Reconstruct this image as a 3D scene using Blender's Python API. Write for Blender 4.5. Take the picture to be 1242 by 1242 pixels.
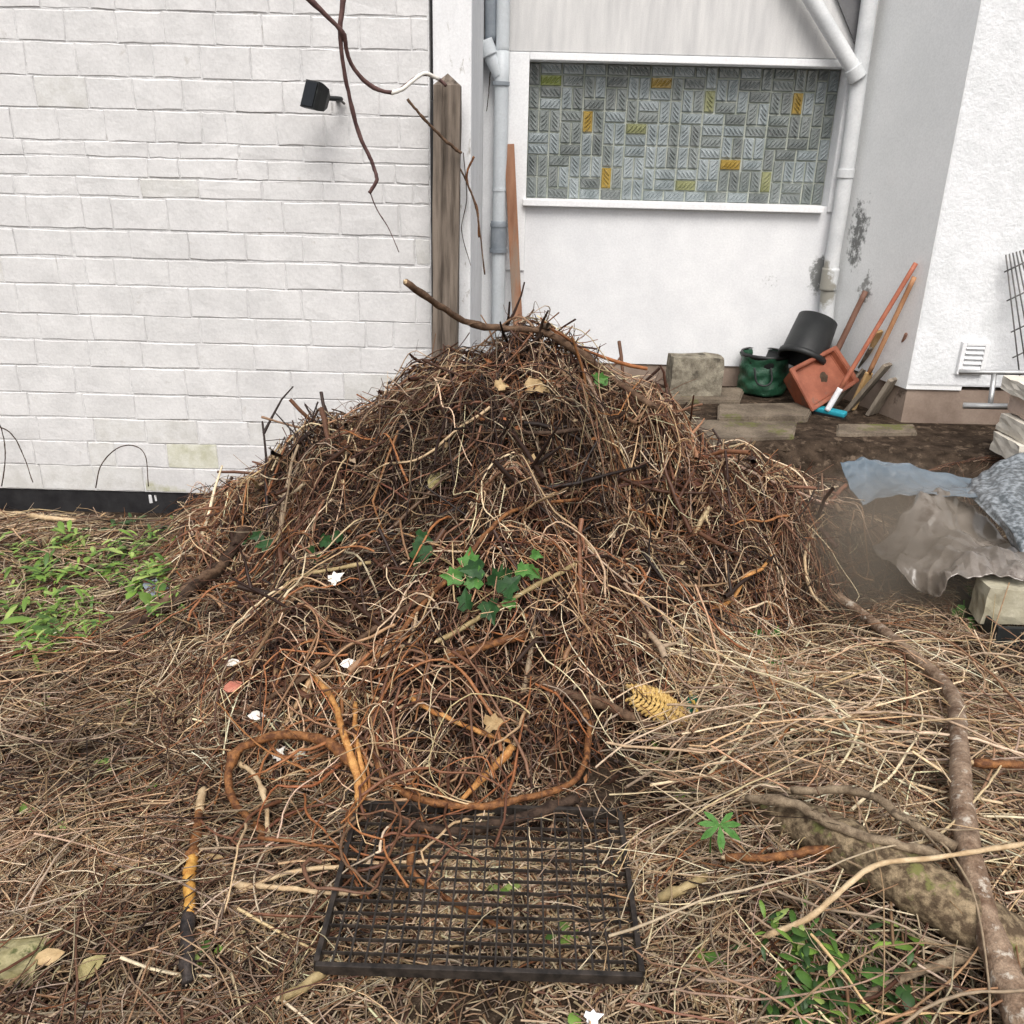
import bpy, bmesh, math, random
import numpy as np
from mathutils import Vector, Matrix
random.seed(7); rng = np.random.default_rng(11)
for o in list(bpy.data.objects): bpy.data.objects.remove(o)
scene = bpy.context.scene
COL = scene.collection

# ------------------------------------------------------------------ camera, world, sun
F = 1080.0; CAMH = 1.65
up = np.array([66., 2650., F]); up /= np.linalg.norm(up)
fw = np.array([0, 0, -1.]); fw = fw - up * (fw @ up); fw /= np.linalg.norm(fw)
rt = np.cross(fw, up)
R = np.array([rt, fw, up])                 # world from camera
cd = bpy.data.cameras.new('camera'); cam = bpy.data.objects.new('camera', cd); COL.objects.link(cam)
M4 = Matrix.Identity(4)
for i in range(3):
    for j in range(3): M4[i][j] = R[i][j]
M4[2][3] = CAMH
cam.matrix_world = M4
cd.sensor_width = 36; cd.lens = 36 * F / 1242; cd.clip_end = 500; cd.clip_start = 0.05
scene.camera = cam
SUN_EL, SUN_AZ = math.radians(54), math.radians(176)     # azimuth from +Y clockwise: behind the camera, to the right
w = bpy.data.worlds.new('World'); scene.world = w; w.use_nodes = True
nt = w.node_tree; nt.nodes.clear()
sky = nt.nodes.new('ShaderNodeTexSky'); sky.sky_type = 'NISHITA'; sky.sun_disc = False
sky.sun_elevation = SUN_EL; sky.sun_rotation = SUN_AZ; sky.dust_density = 6.0; sky.air_density = 1.0; sky.ozone_density = 0.6
bg = nt.nodes.new('ShaderNodeBackground'); bg.inputs[1].default_value = 0.15
wo = nt.nodes.new('ShaderNodeOutputWorld')
hs = nt.nodes.new('ShaderNodeHueSaturation'); hs.inputs['Saturation'].default_value = .45   # overcast: a whiter sky
nt.links.new(sky.outputs[0], hs.inputs['Color']); nt.links.new(hs.outputs[0], bg.inputs[0]); nt.links.new(bg.outputs[0], wo.inputs[0])
sl = bpy.data.lights.new('sun', 'SUN'); sl.energy = 1.2; sl.angle = math.radians(30); sl.color = (1.0, 0.97, 0.94)
so = bpy.data.objects.new('sun', sl); COL.objects.link(so); so.location = (2, -4, 6)
sd = Vector((math.sin(SUN_AZ) * math.cos(SUN_EL), math.cos(SUN_AZ) * math.cos(SUN_EL), math.sin(SUN_EL)))
so.rotation_euler = sd.to_track_quat('Z', 'Y').to_euler()
scene.view_settings.view_transform = 'Standard'; scene.view_settings.look = 'None'
scene.view_settings.gamma = 1; scene.view_settings.use_curve_mapping = False
scene.view_settings.exposure = 0.27
scene.render.engine = 'CYCLES'

# ------------------------------------------------------------------ helpers
def ray(px, py):
    return R @ np.array([px - 621., -(py - 621.), -F])
def at(px, py, Y=None, Z=None):
    r = ray(px, py); t = Y / r[1] if Y is not None else (Z - CAMH) / r[2]
    return Vector(np.array([0, 0, CAMH]) + r * t)

def link(name, me, mat=None, parent=None):
    o = bpy.data.objects.new(name, me); COL.objects.link(o)
    if mat is not None:
        for m in (mat if isinstance(mat, (list, tuple)) else [mat]): me.materials.append(m)
    if parent is not None: o.parent = parent
    return o
def tag(o, label=None, cat=None, group=None, kind=None):
    if label: o['label'] = label
    if cat: o['category'] = cat
    if group: o['group'] = group
    if kind: o['kind'] = kind
    return o
def empty(name, loc, label, cat, group=None):
    o = bpy.data.objects.new(name, None); COL.objects.link(o); o.location = loc; o.empty_display_size = .05
    return tag(o, label, cat, group)
def part(name, me, mat, root):
    """child whose mesh is given in world coordinates"""
    o = link(name, me, mat, root)
    o.matrix_parent_inverse = Matrix.Translation(root.location).inverted()
    return o
def pymesh(name, vs, fs, smooth=False):
    me = bpy.data.meshes.new(name); me.from_pydata([tuple(v) for v in vs], [], fs); me.update()
    bm = bmesh.new(); bm.from_mesh(me); bmesh.ops.recalc_face_normals(bm, faces=bm.faces); bm.to_mesh(me); bm.free()
    if smooth: me.polygons.foreach_set('use_smooth', [True] * len(me.polygons))
    return me
def bmdone(name, bm, smooth=False):
    bmesh.ops.recalc_face_normals(bm, faces=bm.faces)
    me = bpy.data.meshes.new(name); bm.to_mesh(me); bm.free()
    if smooth: me.polygons.foreach_set('use_smooth', [True] * len(me.polygons))
    return me
def boxm(name, x0, x1, y0, y1, z0, z1, bev=0.0, jit=0.0, mat4=None):
    bm = bmesh.new(); bmesh.ops.create_cube(bm, size=1)
    for v in bm.verts:
        v.co = Vector(((x0 + x1) / 2 + v.co.x * (x1 - x0), (y0 + y1) / 2 + v.co.y * (y1 - y0), (z0 + z1) / 2 + v.co.z * (z1 - z0)))
        if jit: v.co += Vector([random.uniform(-jit, jit) for _ in range(3)])
    if bev: bmesh.ops.bevel(bm, geom=bm.edges[:], offset=bev, segments=2, affect='EDGES', profile=.6)
    if mat4: bm.transform(mat4)
    return bmdone(name, bm)
def beam(name, p0, p1, wd, th, side=Vector((1, 0, 0)), bev=.003, jit=0.0):
    """board between two points; side = direction of its width"""
    p0, p1 = Vector(p0), Vector(p1); d = p1 - p0; L = d.length; z = d.normalized()
    x = (side - z * side.dot(z)).normalized(); y = z.cross(x)
    m = Matrix(((x.x, y.x, z.x, p0.x), (x.y, y.y, z.y, p0.y), (x.z, y.z, z.z, p0.z), (0, 0, 0, 1)))
    return boxm(name, -wd / 2, wd / 2, -th / 2, th / 2, 0, L, bev, jit, m)
def spline(pts, n):
    P = np.array([list(p) for p in pts], float); k = len(P)
    Q = np.vstack([2 * P[0] - P[1], P, 2 * P[-1] - P[-2]])
    t = np.linspace(0, k - 1 - 1e-6, n); i = t.astype(int); u = (t - i)[:, None]
    a, b, c, d = Q[i], Q[i + 1], Q[i + 2], Q[i + 3]
    return .5 * (2 * b + (c - a) * u + (2 * a - 5 * b + 4 * c - d) * u ** 2 + (3 * b - a - 3 * c + d) * u ** 3)
def tubes(P, rad, sides, cap=True):
    """P (N,S,3), rad (N,S) -> verts, quads as arrays"""
    N, S, _ = P.shape
    T = np.gradient(P, axis=1); T /= np.linalg.norm(T, axis=2, keepdims=True) + 1e-9
    ref = np.zeros((N, 1, 3)); mt = np.abs(T).mean(axis=1); ax = mt.argmin(axis=1); ref[np.arange(N), 0, ax] = 1
    A = np.cross(T, ref); A /= np.linalg.norm(A, axis=2, keepdims=True) + 1e-9
    B = np.cross(T, A)
    ang = np.arange(sides) * 2 * math.pi / sides
    V = P[:, :, None, :] + rad[:, :, None, None] * (A[:, :, None, :] * np.cos(ang)[None, None, :, None] + B[:, :, None, :] * np.sin(ang)[None, None, :, None])
    base = (np.arange(N) * S * sides)[:, None, None]; s = np.arange(S - 1)[None, :, None]; k = np.arange(sides)[None, None, :]
    a = base + s * sides + k; b = base + s * sides + (k + 1) % sides
    Q = np.stack([a, b, b + sides, a + sides], axis=-1).reshape(-1, 4)
    return V.reshape(-1, 3), Q
def fastmesh(name, V, Q, col=None, smooth=True, tri=None):
    me = bpy.data.meshes.new(name)
    nl = Q.size + (tri.size if tri is not None else 0); nf = len(Q) + (len(tri) if tri is not None else 0)
    me.vertices.add(len(V)); me.vertices.foreach_set('co', V.astype(np.float32).ravel())
    li = Q.ravel() if tri is None else np.concatenate([Q.ravel(), tri.ravel()])
    me.loops.add(nl); me.loops.foreach_set('vertex_index', li.astype(np.int32))
    ls = np.arange(len(Q)) * Q.shape[1]
    if tri is not None: ls = np.concatenate([ls, Q.size + np.arange(len(tri)) * 3])
    me.polygons.add(nf); me.polygons.foreach_set('loop_start', ls.astype(np.int32))
    if smooth: me.polygons.foreach_set('use_smooth', np.ones(nf, bool))
    me.update(calc_edges=True)
    if col is not None:
        at_ = me.color_attributes.new('tint', 'FLOAT_COLOR', 'POINT')
        c4 = np.ones((len(V), 4), np.float32); c4[:, :3] = col
        at_.data.foreach_set('color', c4.ravel())
    return me
def stick(name, pts, r0, r1, n=24, sides=10, rough=.12, capped=True, hand=None):
    P = spline(pts, n)[None]; t = np.linspace(0, 1, n)
    rr = (r0 + (r1 - r0) * t) * (1 + rough * rng.normal(size=n) * .6)
    if rough > .07 and n > 8:
        w_ = np.cumsum(rng.normal(0, .30, (n, 3)), 0); w_ -= w_[:1] + (w_[-1:] - w_[:1]) * t[:, None]
        P = P + (w_ * rr[:, None] * .55)[None]
        for _ in range(max(1, n // 9)): rr = rr * (1 + rng.uniform(.1, .35) * np.exp(-((t - rng.random()) * n / 1.3) ** 2))
    V, Q = tubes(P, rr[None], sides)
    V = V + rng.normal(size=V.shape) * rr.repeat(sides)[:, None] * rough * .35
    fs = [tuple(q) for q in Q]
    if capped: fs += [tuple(range(sides))[::-1], tuple(range((n - 1) * sides, n * sides))]
    return pymesh(name, V, fs, True)
def lathe(name, prof, seg=32, mat4=None, smooth=True):
    vs, fs = [], []
    for r, z in prof:
        for k in range(seg):
            a = 2 * math.pi * k / seg; vs.append(Vector((r * math.cos(a), r * math.sin(a), z)))
    for i in range(len(prof) - 1):
        for k in range(seg): fs.append((i * seg + k, i * seg + (k + 1) % seg, (i + 1) * seg + (k + 1) % seg, (i + 1) * seg + k))
    if mat4: vs = [mat4 @ v for v in vs]
    return pymesh(name, vs, fs, smooth)
def frame_mat(origin, z, x=Vector((1, 0, 0))):
    z = Vector(z).normalized(); x = (x - z * x.dot(z)).normalized(); y = z.cross(x)
    return Matrix(((x.x, y.x, z.x, origin[0]), (x.y, y.y, z.y, origin[1]), (x.z, y.z, z.z, origin[2]), (0, 0, 0, 1)))

# ------------------------------------------------------------------ materials
def pmat(name, c1, c2=None, scale=8, rough=.7, bump=.0, bscale=40, spec=.4, stretch=None, detail=6, lo=.35, hi=.65, c3=None, s3=3, t3=.6, metal=0, trans=0, stains=(), attr=False, bdist=.004, grain=.10):
    m = bpy.data.materials.new(name); m.use_nodes = True; n = m.node_tree.nodes; L = m.node_tree.links
    b = n['Principled BSDF']; b.inputs['Roughness'].default_value = rough; b.inputs['Metallic'].default_value = metal
    b.inputs['Specular IOR Level'].default_value = spec; b.inputs['Transmission Weight'].default_value = trans
    geo = n.new('ShaderNodeNewGeometry'); src = geo.outputs['Position']
    if stretch:
        mp = n.new('ShaderNodeMapping'); mp.inputs['Scale'].default_value = stretch; L.new(src, mp.inputs[0]); src_s = mp.outputs[0]
    else: src_s = src
    def noise(sc, s=src_s, det=detail, r=.6):
        t = n.new('ShaderNodeTexNoise'); t.inputs['Scale'].default_value = sc; t.inputs['Detail'].default_value = det; t.inputs['Roughness'].default_value = r
        L.new(s, t.inputs['Vector']); return t.outputs['Fac']
    def ramp(v, a, bb):
        r = n.new('ShaderNodeMapRange'); r.inputs[1].default_value = a; r.inputs[2].default_value = bb; r.clamp = True; L.new(v, r.inputs[0]); return r.outputs[0]
    def mix(f, a, bb, mode='MIX'):
        x = n.new('ShaderNodeMix'); x.data_type = 'RGBA'; x.blend_type = mode
        if isinstance(f, float): x.inputs[0].default_value = f
        else: L.new(f, x.inputs[0])
        for i, c in ((6, a), (7, bb)):
            if isinstance(c, (tuple, list)): x.inputs[i].default_value = (*c, 1)
            else: L.new(c, x.inputs[i])
        return x.outputs[2]
    if attr:
        ca = n.new('ShaderNodeVertexColor'); ca.layer_name = 'tint'; col = ca.outputs[0]
        v = ramp(noise(scale), lo, hi); col = mix(v, mix(1.0, col, c1, 'MULTIPLY'), mix(1.0, col, c2 or (1.15, 1.1, 1.05), 'MULTIPLY'))
    elif c2 is not None: col = mix(ramp(noise(scale), lo, hi), c1, c2)
    else: col = mix(0.0, c1, c1)
    if not attr and grain:
        gr_ = n.new('ShaderNodeMapRange'); gr_.inputs[1].default_value = .3; gr_.inputs[2].default_value = .7; gr_.inputs[3].default_value = 1 - grain; gr_.inputs[4].default_value = 1 + grain * .6; L.new(noise(max(scale * 9, 90), s=src, det=4, r=.75), gr_.inputs[0])
        cm = n.new('ShaderNodeVectorMath'); cm.operation = 'SCALE'; L.new(col, cm.inputs[0]); L.new(gr_.outputs[0], cm.inputs['Scale']); col = cm.outputs[0]
    if c3 is not None: col = mix(ramp(noise(s3, det=8, r=.7), t3, t3 + .08), col, c3)
    for st in stains:      # (centre, radius xyz, colour, noise scale, threshold)
        ctr, rad, sc, nsc, th = st
        mp2 = n.new('ShaderNodeMapping'); mp2.vector_type = 'POINT'
        mp2.inputs['Location'].default_value = [-c / r for c, r in zip(ctr, rad)]; mp2.inputs['Scale'].default_value = [1 / r for r in rad]
        L.new(src, mp2.inputs[0])
        ln = n.new('ShaderNodeVectorMath'); ln.operation = 'LENGTH'; L.new(mp2.outputs[0], ln.inputs[0])
        fall = ramp(ln.outputs['Value'], 1.0, 0.15)
        nn = noise(nsc, s=src, det=7, r=.7)
        ad = n.new('ShaderNodeMath'); ad.operation = 'MULTIPLY'; L.new(fall, ad.inputs[0]); L.new(nn, ad.inputs[1])
        col = mix(ramp(ad.outputs[0], th, th + .1), col, sc)
    L.new(col, b.inputs['Base Color'])
    if bump:
        bp = n.new('ShaderNodeBump'); bp.inputs['Strength'].default_value = bump; bp.inputs['Distance'].default_value = bdist
        L.new(noise(bscale, det=6), bp.inputs['Height']); L.new(bp.outputs[0], b.inputs['Normal'])
    return m
def srgb(r, g, b, k=1.0):
    f = lambda c: ((c / 255) / 12.92 if c < 10 else (((c / 255) + .055) / 1.055) ** 2.4) * k
    return (f(r), f(g), f(b))

MOLD = (.20, .205, .20)
M = {}
M['brick'] = pmat('painted_brick', (.61, .608, .605), (.705, .702, .698), 7, .8, .6, 45, .25, c3=(.54, .53, .51), s3=11, t3=.63,
                  stains=[((-2.4, 4.2, .02), (1.6, .3, .17), (.46, .46, .34), 7, .30)])
M['brick_moss'] = pmat('mossy_painted_brick', (.50, .50, .38), (.68, .68, .60), 16, .85, .5, 55, .2)
M['brick_stain'] = pmat('stained_painted_brick', (.57, .565, .54), (.68, .68, .67), 12, .85, .5, 55, .2)
M['mortar'] = pmat('painted_mortar', (.56, .56, .56), (.70, .70, .70), 25, .9, .8, 60, .2, c3=(.34, .32, .30), s3=7, t3=.60, bdist=.008)
M['bitumen'] = pmat('bitumen_and_gap_shadow', (.012, .012, .014), (.03, .03, .032), 12, .55, .4, 60, .4)
M['peel'] = pmat('peeling_white_paint', (.70, .71, .72), (.80, .81, .82), 7, .8, .5, 50, .25, stretch=(1, 1, .35), c3=(.36, .34, .31), s3=24, t3=.60)
M['post'] = pmat('weathered_post_wood', (.06, .048, .038), (.225, .185, .15), 34, .85, .8, 70, .2, stretch=(1, 1, .08), c3=(.10, .10, .07), s3=4, t3=.58)
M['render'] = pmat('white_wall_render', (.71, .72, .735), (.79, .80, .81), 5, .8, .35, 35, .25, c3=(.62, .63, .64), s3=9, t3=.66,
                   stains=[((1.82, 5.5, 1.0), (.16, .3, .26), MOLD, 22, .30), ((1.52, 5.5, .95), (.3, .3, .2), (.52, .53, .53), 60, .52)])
M['render_grey'] = pmat('weathered_grey_render', (.52, .52, .52), (.72, .715, .70), 18, .85, .4, 45, .2, stretch=(1, 1, .12), lo=.3, hi=.75)
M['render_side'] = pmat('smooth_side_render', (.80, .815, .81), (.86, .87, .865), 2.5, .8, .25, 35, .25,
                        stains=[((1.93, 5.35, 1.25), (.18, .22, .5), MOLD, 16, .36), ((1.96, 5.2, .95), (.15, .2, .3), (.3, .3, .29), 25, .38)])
M['render_front'] = pmat('rough_white_render', (.72, .74, .75), (.83, .845, .86), 10, .8, .7, 50, .25, c3=(.60, .62, .63), s3=22, t3=.635, bdist=.008)
M['plinth'] = pmat('brown_plinth', (.22, .165, .13), (.33, .26, .21), 5, .9, .5, 40, .2, c3=(.12, .09, .07), s3=5, t3=.62)
M['trim'] = pmat('white_window_trim', (.80, .81, .82), (.86, .87, .875), 6, .55, .1, 40, .4)
M['grout'] = pmat('window_grout', (.27, .30, .25), (.42, .44, .39), 12, .7, .3, 60)
M['pvc'] = pmat('grey_plastic_pipe', (.52, .56, .585), (.60, .64, .665), 4, .45, .08, 40, .5, c3=(.33, .36, .38), s3=7, t3=.65)
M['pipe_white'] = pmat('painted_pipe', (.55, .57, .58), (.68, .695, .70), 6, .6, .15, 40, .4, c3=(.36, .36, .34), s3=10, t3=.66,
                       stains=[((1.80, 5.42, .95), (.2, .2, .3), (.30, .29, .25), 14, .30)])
M['pvc_dark'] = pmat('dark_pipe_collar', (.20, .23, .26), (.28, .31, .34), 9, .5)
M['eave'] = pmat('dark_eave_and_corner', (.10, .10, .105), (.16, .16, .165), 4, .8)
M['black_plastic'] = pmat('black_plastic', (.012, .013, .014), (.022, .024, .024), 9, .5, .1, 60, .4, c3=(.05, .055, .05), s3=8, t3=.6)
M['lamp_glass'] = pmat('lamp_front', (.008, .009, .010), None, rough=.15, spec=.5)
M['steel'] = pmat('galvanised_steel', (.42, .43, .43), (.58, .58, .57), 12, .5, .1, 60, .5, metal=.5)
M['rusty_wire'] = pmat('grey_wire', (.10, .10, .10), (.19, .18, .17), 20, .6, metal=.4)
M['green_bag'] = pmat('green_garden_bag', (.010, .045, .024), (.022, .10, .052), 10, .45, .6, 18, .5, bdist=.02)
M['terracotta'] = pmat('orange_plastic', (.20, .055, .026), (.29, .092, .048), 12, .5, .15, 40, .4, c3=(.15, .08, .055), s3=9, t3=.56)
M['soil'] = pmat('damp_soil', (.045, .03, .02), (.10, .07, .05), 14, .95, .8, 60, .1)
M['teal'] = pmat('teal_plastic', (.02, .26, .34), (.03, .32, .40), 8, .4)
M['orange_handle'] = pmat('orange_painted_handle', (.34, .105, .06), (.46, .17, .10), 16, .5, c3=(.30, .16, .11), s3=9, t3=.6)
M['light_wood'] = pmat('light_wood', (.42, .26, .11), (.58, .40, .20), 20, .65, .3, 60, .3, stretch=(1, 1, .15))
M['tan_handle'] = pmat('tan_handle', (.36, .175, .085), (.50, .27, .14), 26, .65, stretch=(1, 1, .15))
M['brown_handle'] = pmat('dark_brown_handle', (.16, .08, .055), (.24, .13, .09), 20, .6, stretch=(1, 1, .15))
M['grey_board'] = pmat('weathered_grey_board', (.11, .09, .07), (.28, .24, .19), 26, .85, .5, 70, .2, stretch=(1, 1, .12))
M['brown_plank'] = pmat('brown_plank', (.22, .105, .06), (.36, .19, .115), 22, .75, .4, 60, .25, stretch=(1, 1, .1), c3=(.24, .20, .16), s3=3, t3=.58)
M['stone'] = pmat('mossy_concrete', (.15, .13, .10), (.34, .31, .24), 18, .95, .8, 50, .15, grain=.4, c3=(.06, .055, .045), s3=7, t3=.56)
M['slab'] = pmat('old_paving_slab', (.10, .08, .06), (.22, .18, .135), 7, .95, .7, 40, .15, grain=.4, c3=(.12, .12, .045), s3=5, t3=.56)
M['pale_stone'] = pmat('pale_cut_stone', (.58, .54, .46), (.72, .68, .60), 9, .85, .5, 50, .2)
M['pink_stone'] = pmat('pinkish_cut_stone', (.50, .38, .31), (.62, .50, .42), 9, .85, .5, 50, .2)
M['block'] = pmat('yellowed_concrete_block', (.33, .30, .21), (.50, .47, .36), 10, .9, .6, 50, .2, c3=(.2, .2, .12), s3=8, t3=.6)
M['blue_tarp'] = pmat('blue_grey_tarp', (.085, .12, .15), (.14, .185, .225), 6, .25, .2, 13, .7, bdist=.01, c3=(.12, .10, .08), s3=6, t3=.64)
M['grey_tarp'] = pmat('glint_grey_tarp', (.065, .078, .086), (.29, .32, .345), 48, .38, .6, 30, .5, lo=.42, hi=.62)  # pale speckles in the colour stand for crackled white reflections
M['brown_plastic'] = pmat('muddy_translucent_plastic', (.10, .085, .07), (.25, .22, .19), 5, .2, .2, 14, .8, bdist=.01, c3=(.07, .05, .038), s3=6, t3=.58)
M['grate'] = pmat('blackened_steel', (.020, .017, .015), (.068, .055, .046), 34, .5, .3, 80, .5, metal=.4)
M['bark_dark'] = pmat('dark_bark', (.028, .017, .012), (.085, .055, .038), 40, .85, .9, 90, .2, grain=.4)
M['bark_brown'] = pmat('brown_bark', (.07, .04, .024), (.17, .105, .065), 40, .8, .9, 90, .25, grain=.4)
M['bark_grey'] = pmat('grey_brown_bark', (.14, .10, .065), (.33, .255, .17), 44, .85, .9, 80, .2, c3=(.07, .05, .033), s3=26, t3=.57, grain=.4)
M['bark_red'] = pmat('reddish_root_bark', (.10, .038, .015), (.36, .16, .055), 45, .7, .9, 90, .3, lo=.4, hi=.7, grain=.4)
M['orange_wood'] = pmat('torn_orange_wood', (.34, .13, .035), (.62, .33, .11), 45, .65, .7, 100, .3, grain=.4)
M['pale_wood'] = pmat('stripped_pale_wood', (.42, .29, .16), (.62, .48, .30), 30, .65, .5, 90, .3)
M['olive_stem'] = pmat('olive_stem', (.22, .16, .07), (.40, .31, .16), 25, .65, .5, 70, .3)
M['purple_vine'] = pmat('purple_brown_vine', (.07, .035, .035), (.15, .085, .075), 30, .6, .4, 90, .3)
M['birch'] = pmat('flaking_bark', (.13, .075, .045), (.36, .26, .18), 26, .75, .9, 60, .3, c3=(.52, .46, .38), s3=30, t3=.56, grain=.45, bdist=.008)
M['log_green'] = pmat('mossy_rotten_log', (.10, .07, .043), (.34, .26, .16), 45, .9, .9, 60, .2, c3=(.17, .17, .06), s3=16, t3=.56, lo=.42, hi=.62, grain=.4, bdist=.01)
M['burnt'] = pmat('charred_wood', (.008, .007, .007), (.055, .042, .036), 35, .6, .9, 80, .4)
M['flake'] = pmat('white_flake', (.72, .69, .62), (.82, .79, .73), 20, .7)
M['dry_leaf'] = pmat('dry_leaf', (.32, .21, .10), (.50, .37, .20), 30, .7, .5, 60, .3)
M['olive_leaf'] = pmat('olive_dry_leaf', (.22, .19, .07), (.38, .32, .16), 30, .65, .5, 60, .3)
M['red_leaf'] = pmat('reddish_dry_leaf', (.40, .13, .09), (.50, .22, .15), 30, .7, .4, 60, .3)
M['ivy'] = pmat('ivy_leaf', (.012, .040, .012), (.03, .085, .024), 30, .55, .3, 70, .25, grain=.3)
M['ivy_light'] = pmat('young_green_leaf', (.05, .14, .025), (.09, .22, .05), 30, .55, .3, 70, .25, grain=.3)
M['weed'] = pmat('weed_foliage', (.9, .9, .9), (1.15, 1.15, 1.0), 30, .5, .2, 70, .4, attr=True)
M['straw'] = pmat('straw_weave', (.44, .28, .08), (.66, .46, .18), 60, .65, .4, 100, .3)
M['green_tag'] = pmat('green_card', (.02, .14, .09), (.03, .18, .11), 8, .5)
M['yellow_tag'] = pmat('yellow_card', (.5, .33, .05), None, rough=.5)
M['twig'] = pmat('twig_bark', (.78, .76, .74), (1.2, 1.17, 1.12), 60, .55, .5, 140, .4, attr=True, bdist=.001)
M['core'] = pmat('pile_core_gap_shade', (.012, .007, .004), (.035, .02, .012), 25, .95, .9, 40, .1)  # near-black colour stands for the shade in the gaps between twigs
M['ground'] = pmat('garden_earth', (.022, .015, .010), (.075, .053, .037), 16, .95, .9, 60, .1, c3=(.15, .11, .078), s3=14, t3=.56, bdist=.02)
M['rag'] = pmat('white_paper_scrap', (.78, .78, .80), (.86, .86, .88), 10, .7)
M['blue_rag'] = pmat('pale_blue_plastic_scrap', (.22, .26, .32), (.34, .38, .44), 10, .5)

# ------------------------------------------------------------------ terrain and pile heights
GX0, GX1, GY0, GY1, GS = -3.6, 3.6, .6, 6.2, .02
gx = np.arange(GX0, GX1 + 1e-6, GS); gy = np.arange(GY0, GY1 + 1e-6, GS)
XX, YY = np.meshgrid(gx, gy, indexing='ij')
def vnoise(scale, seed):
    r = np.random.default_rng(seed); n = 64; g = r.random((n, n))
    u = XX / scale + 100; v = YY / scale + 100
    i = np.floor(u).astype(int); j = np.floor(v).astype(int); fu = u - i; fv = v - j
    fu = fu * fu * (3 - 2 * fu); fv = fv * fv * (3 - 2 * fv); i %= n; j %= n; i1 = (i + 1) % n; j1 = (j + 1) % n
    return (g[i, j] * (1 - fu) + g[i1, j] * fu) * (1 - fv) + (g[i, j1] * (1 - fu) + g[i1, j1] * fu) * fv - .5
def sstep(a, b, v):
    t = np.clip((v - a) / (b - a), 0, 1); return t * t * (3 - 2 * t)
FLOOR = .30
terr = .05 * vnoise(.7, 1) + .03 * vnoise(.22, 2) + .012 * vnoise(.08, 3)
edge = 3.95 + .12 * vnoise(.5, 8) - .25 * sstep(1.6, 2.6, XX)
ris = sstep(0, 1, (YY - edge) / .45) * sstep(-.15, .35, XX)
terr = terr * (1 - .75 * ris) + FLOOR * ris
terr += .10 * np.exp(-(((XX - 1.0) / .6) ** 2 + ((YY - 1.75) / .55) ** 2)) + .03 * sstep(2.4, 1.3, YY)
terr -= .16 * sstep(3.70, 3.98, YY) * sstep(-1.0, -1.25, XX)
RX = [-1.62, -1.35, -1.1, -.88, -.71, -.50, -.30, -.20, -.02, .12, .25, .44, .66, .80, 1.2, 1.5, 1.9]
RZ = [.0, .10, .24, .40, .60, .74, .79, .86, .885, .885, .85, .75, .68, .54, .30, .14, .0]
FX = [-1.7, -1.35, -.85, -.35, .17, .55, .95, 1.35, 1.9]; FY = [3.2, 2.72, 2.05, 1.86, 1.98, 2.25, 2.72, 3.25, 3.3]
zr = np.interp(XX, RX, RZ); yf = np.interp(XX, FX, FY); YR = 3.36
fr = np.clip((YR - YY) / (YR - yf + 1e-3), -9, 1); bk = np.clip((YY - YR) / .85, 0, 1)
pz = np.where(YY < YR, zr * np.interp(np.clip(fr + .10 * vnoise(.5, 31), 0, 1), [0, .12, .24, .36, .48, .66, .80, .92, 1], [1, .95, .80, .62, .545, .46, .33, .15, 0]), zr * (1 - .75 * bk ** 1.6))
inside = sstep(0, .25, pz)
pz = pz * (1 + .16 * vnoise(.34, 5)) + inside * (.20 * vnoise(.26, 15) + .16 * vnoise(.13, 6) + .08 * vnoise(.07, 7)) - .02 * inside
pz *= sstep(4.19, 4.05, YY)
surf0 = np.maximum(terr, np.where((pz > .015) & (zr > .03), pz, -9))
for _ in range(2): surf0[1:-1, 1:-1] = (surf0[1:-1, 1:-1] * 2 + surf0[:-2, 1:-1] + surf0[2:, 1:-1] + surf0[1:-1, :-2] + surf0[1:-1, 2:]) / 6
pile = np.maximum(surf0 - terr, 0)
surfg = terr + pile
def look(grid, x, y):
    u = np.clip((np.asarray(x) - GX0) / GS, 0, len(gx) - 1.001); v = np.clip((np.asarray(y) - GY0) / GS, 0, len(gy) - 1.001)
    i = u.astype(int); j = v.astype(int); fu = u - i; fv = v - j
    return (grid[i, j] * (1 - fu) + grid[i + 1, j] * fu) * (1 - fv) + (grid[i, j + 1] * (1 - fu) + grid[i + 1, j + 1] * fu) * fv
def surf(x, y): return look(surfg, x, y)
def hit(px, py, off=0.0):
    """where the line of sight meets the ground or the pile"""
    r = ray(px, py); o = np.array([0, 0, CAMH]); t = np.linspace(.7, 6, 1400) / r[1]
    p = o[None] + r[None] * t[:, None]
    below = p[:, 2] < surf(p[:, 0], p[:, 1]) + off
    k = below.argmax() if below.any() else len(t) - 1
    return Vector(p[k])
HOLL = np.zeros_like(XX)
for hx, hy, hr, hd in ((668, 590, .10, .13), (705, 672, .13, .12), (800, 655, .12, .13), (425, 868, .13, .10), (755, 478, .07, .08), (520, 645, .07, .08), (590, 735, .10, .10), (860, 690, .12, .10), (540, 800, .10, .09), (640, 800, .12, .10), (330, 720, .10, .08), (440, 560, .08, .08), (600, 455, .08, .06)):
    hp = hit(hx, hy); g_ = np.exp(-((XX - hp.x) ** 2 + ((YY - hp.y) * 1.3) ** 2) / (hr * hr)); HOLL = np.maximum(HOLL, g_)
    surfg -= np.minimum(hd * g_, np.maximum(surfg - terr - .02, 0))
pile = np.maximum(surfg - terr, 0)
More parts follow.
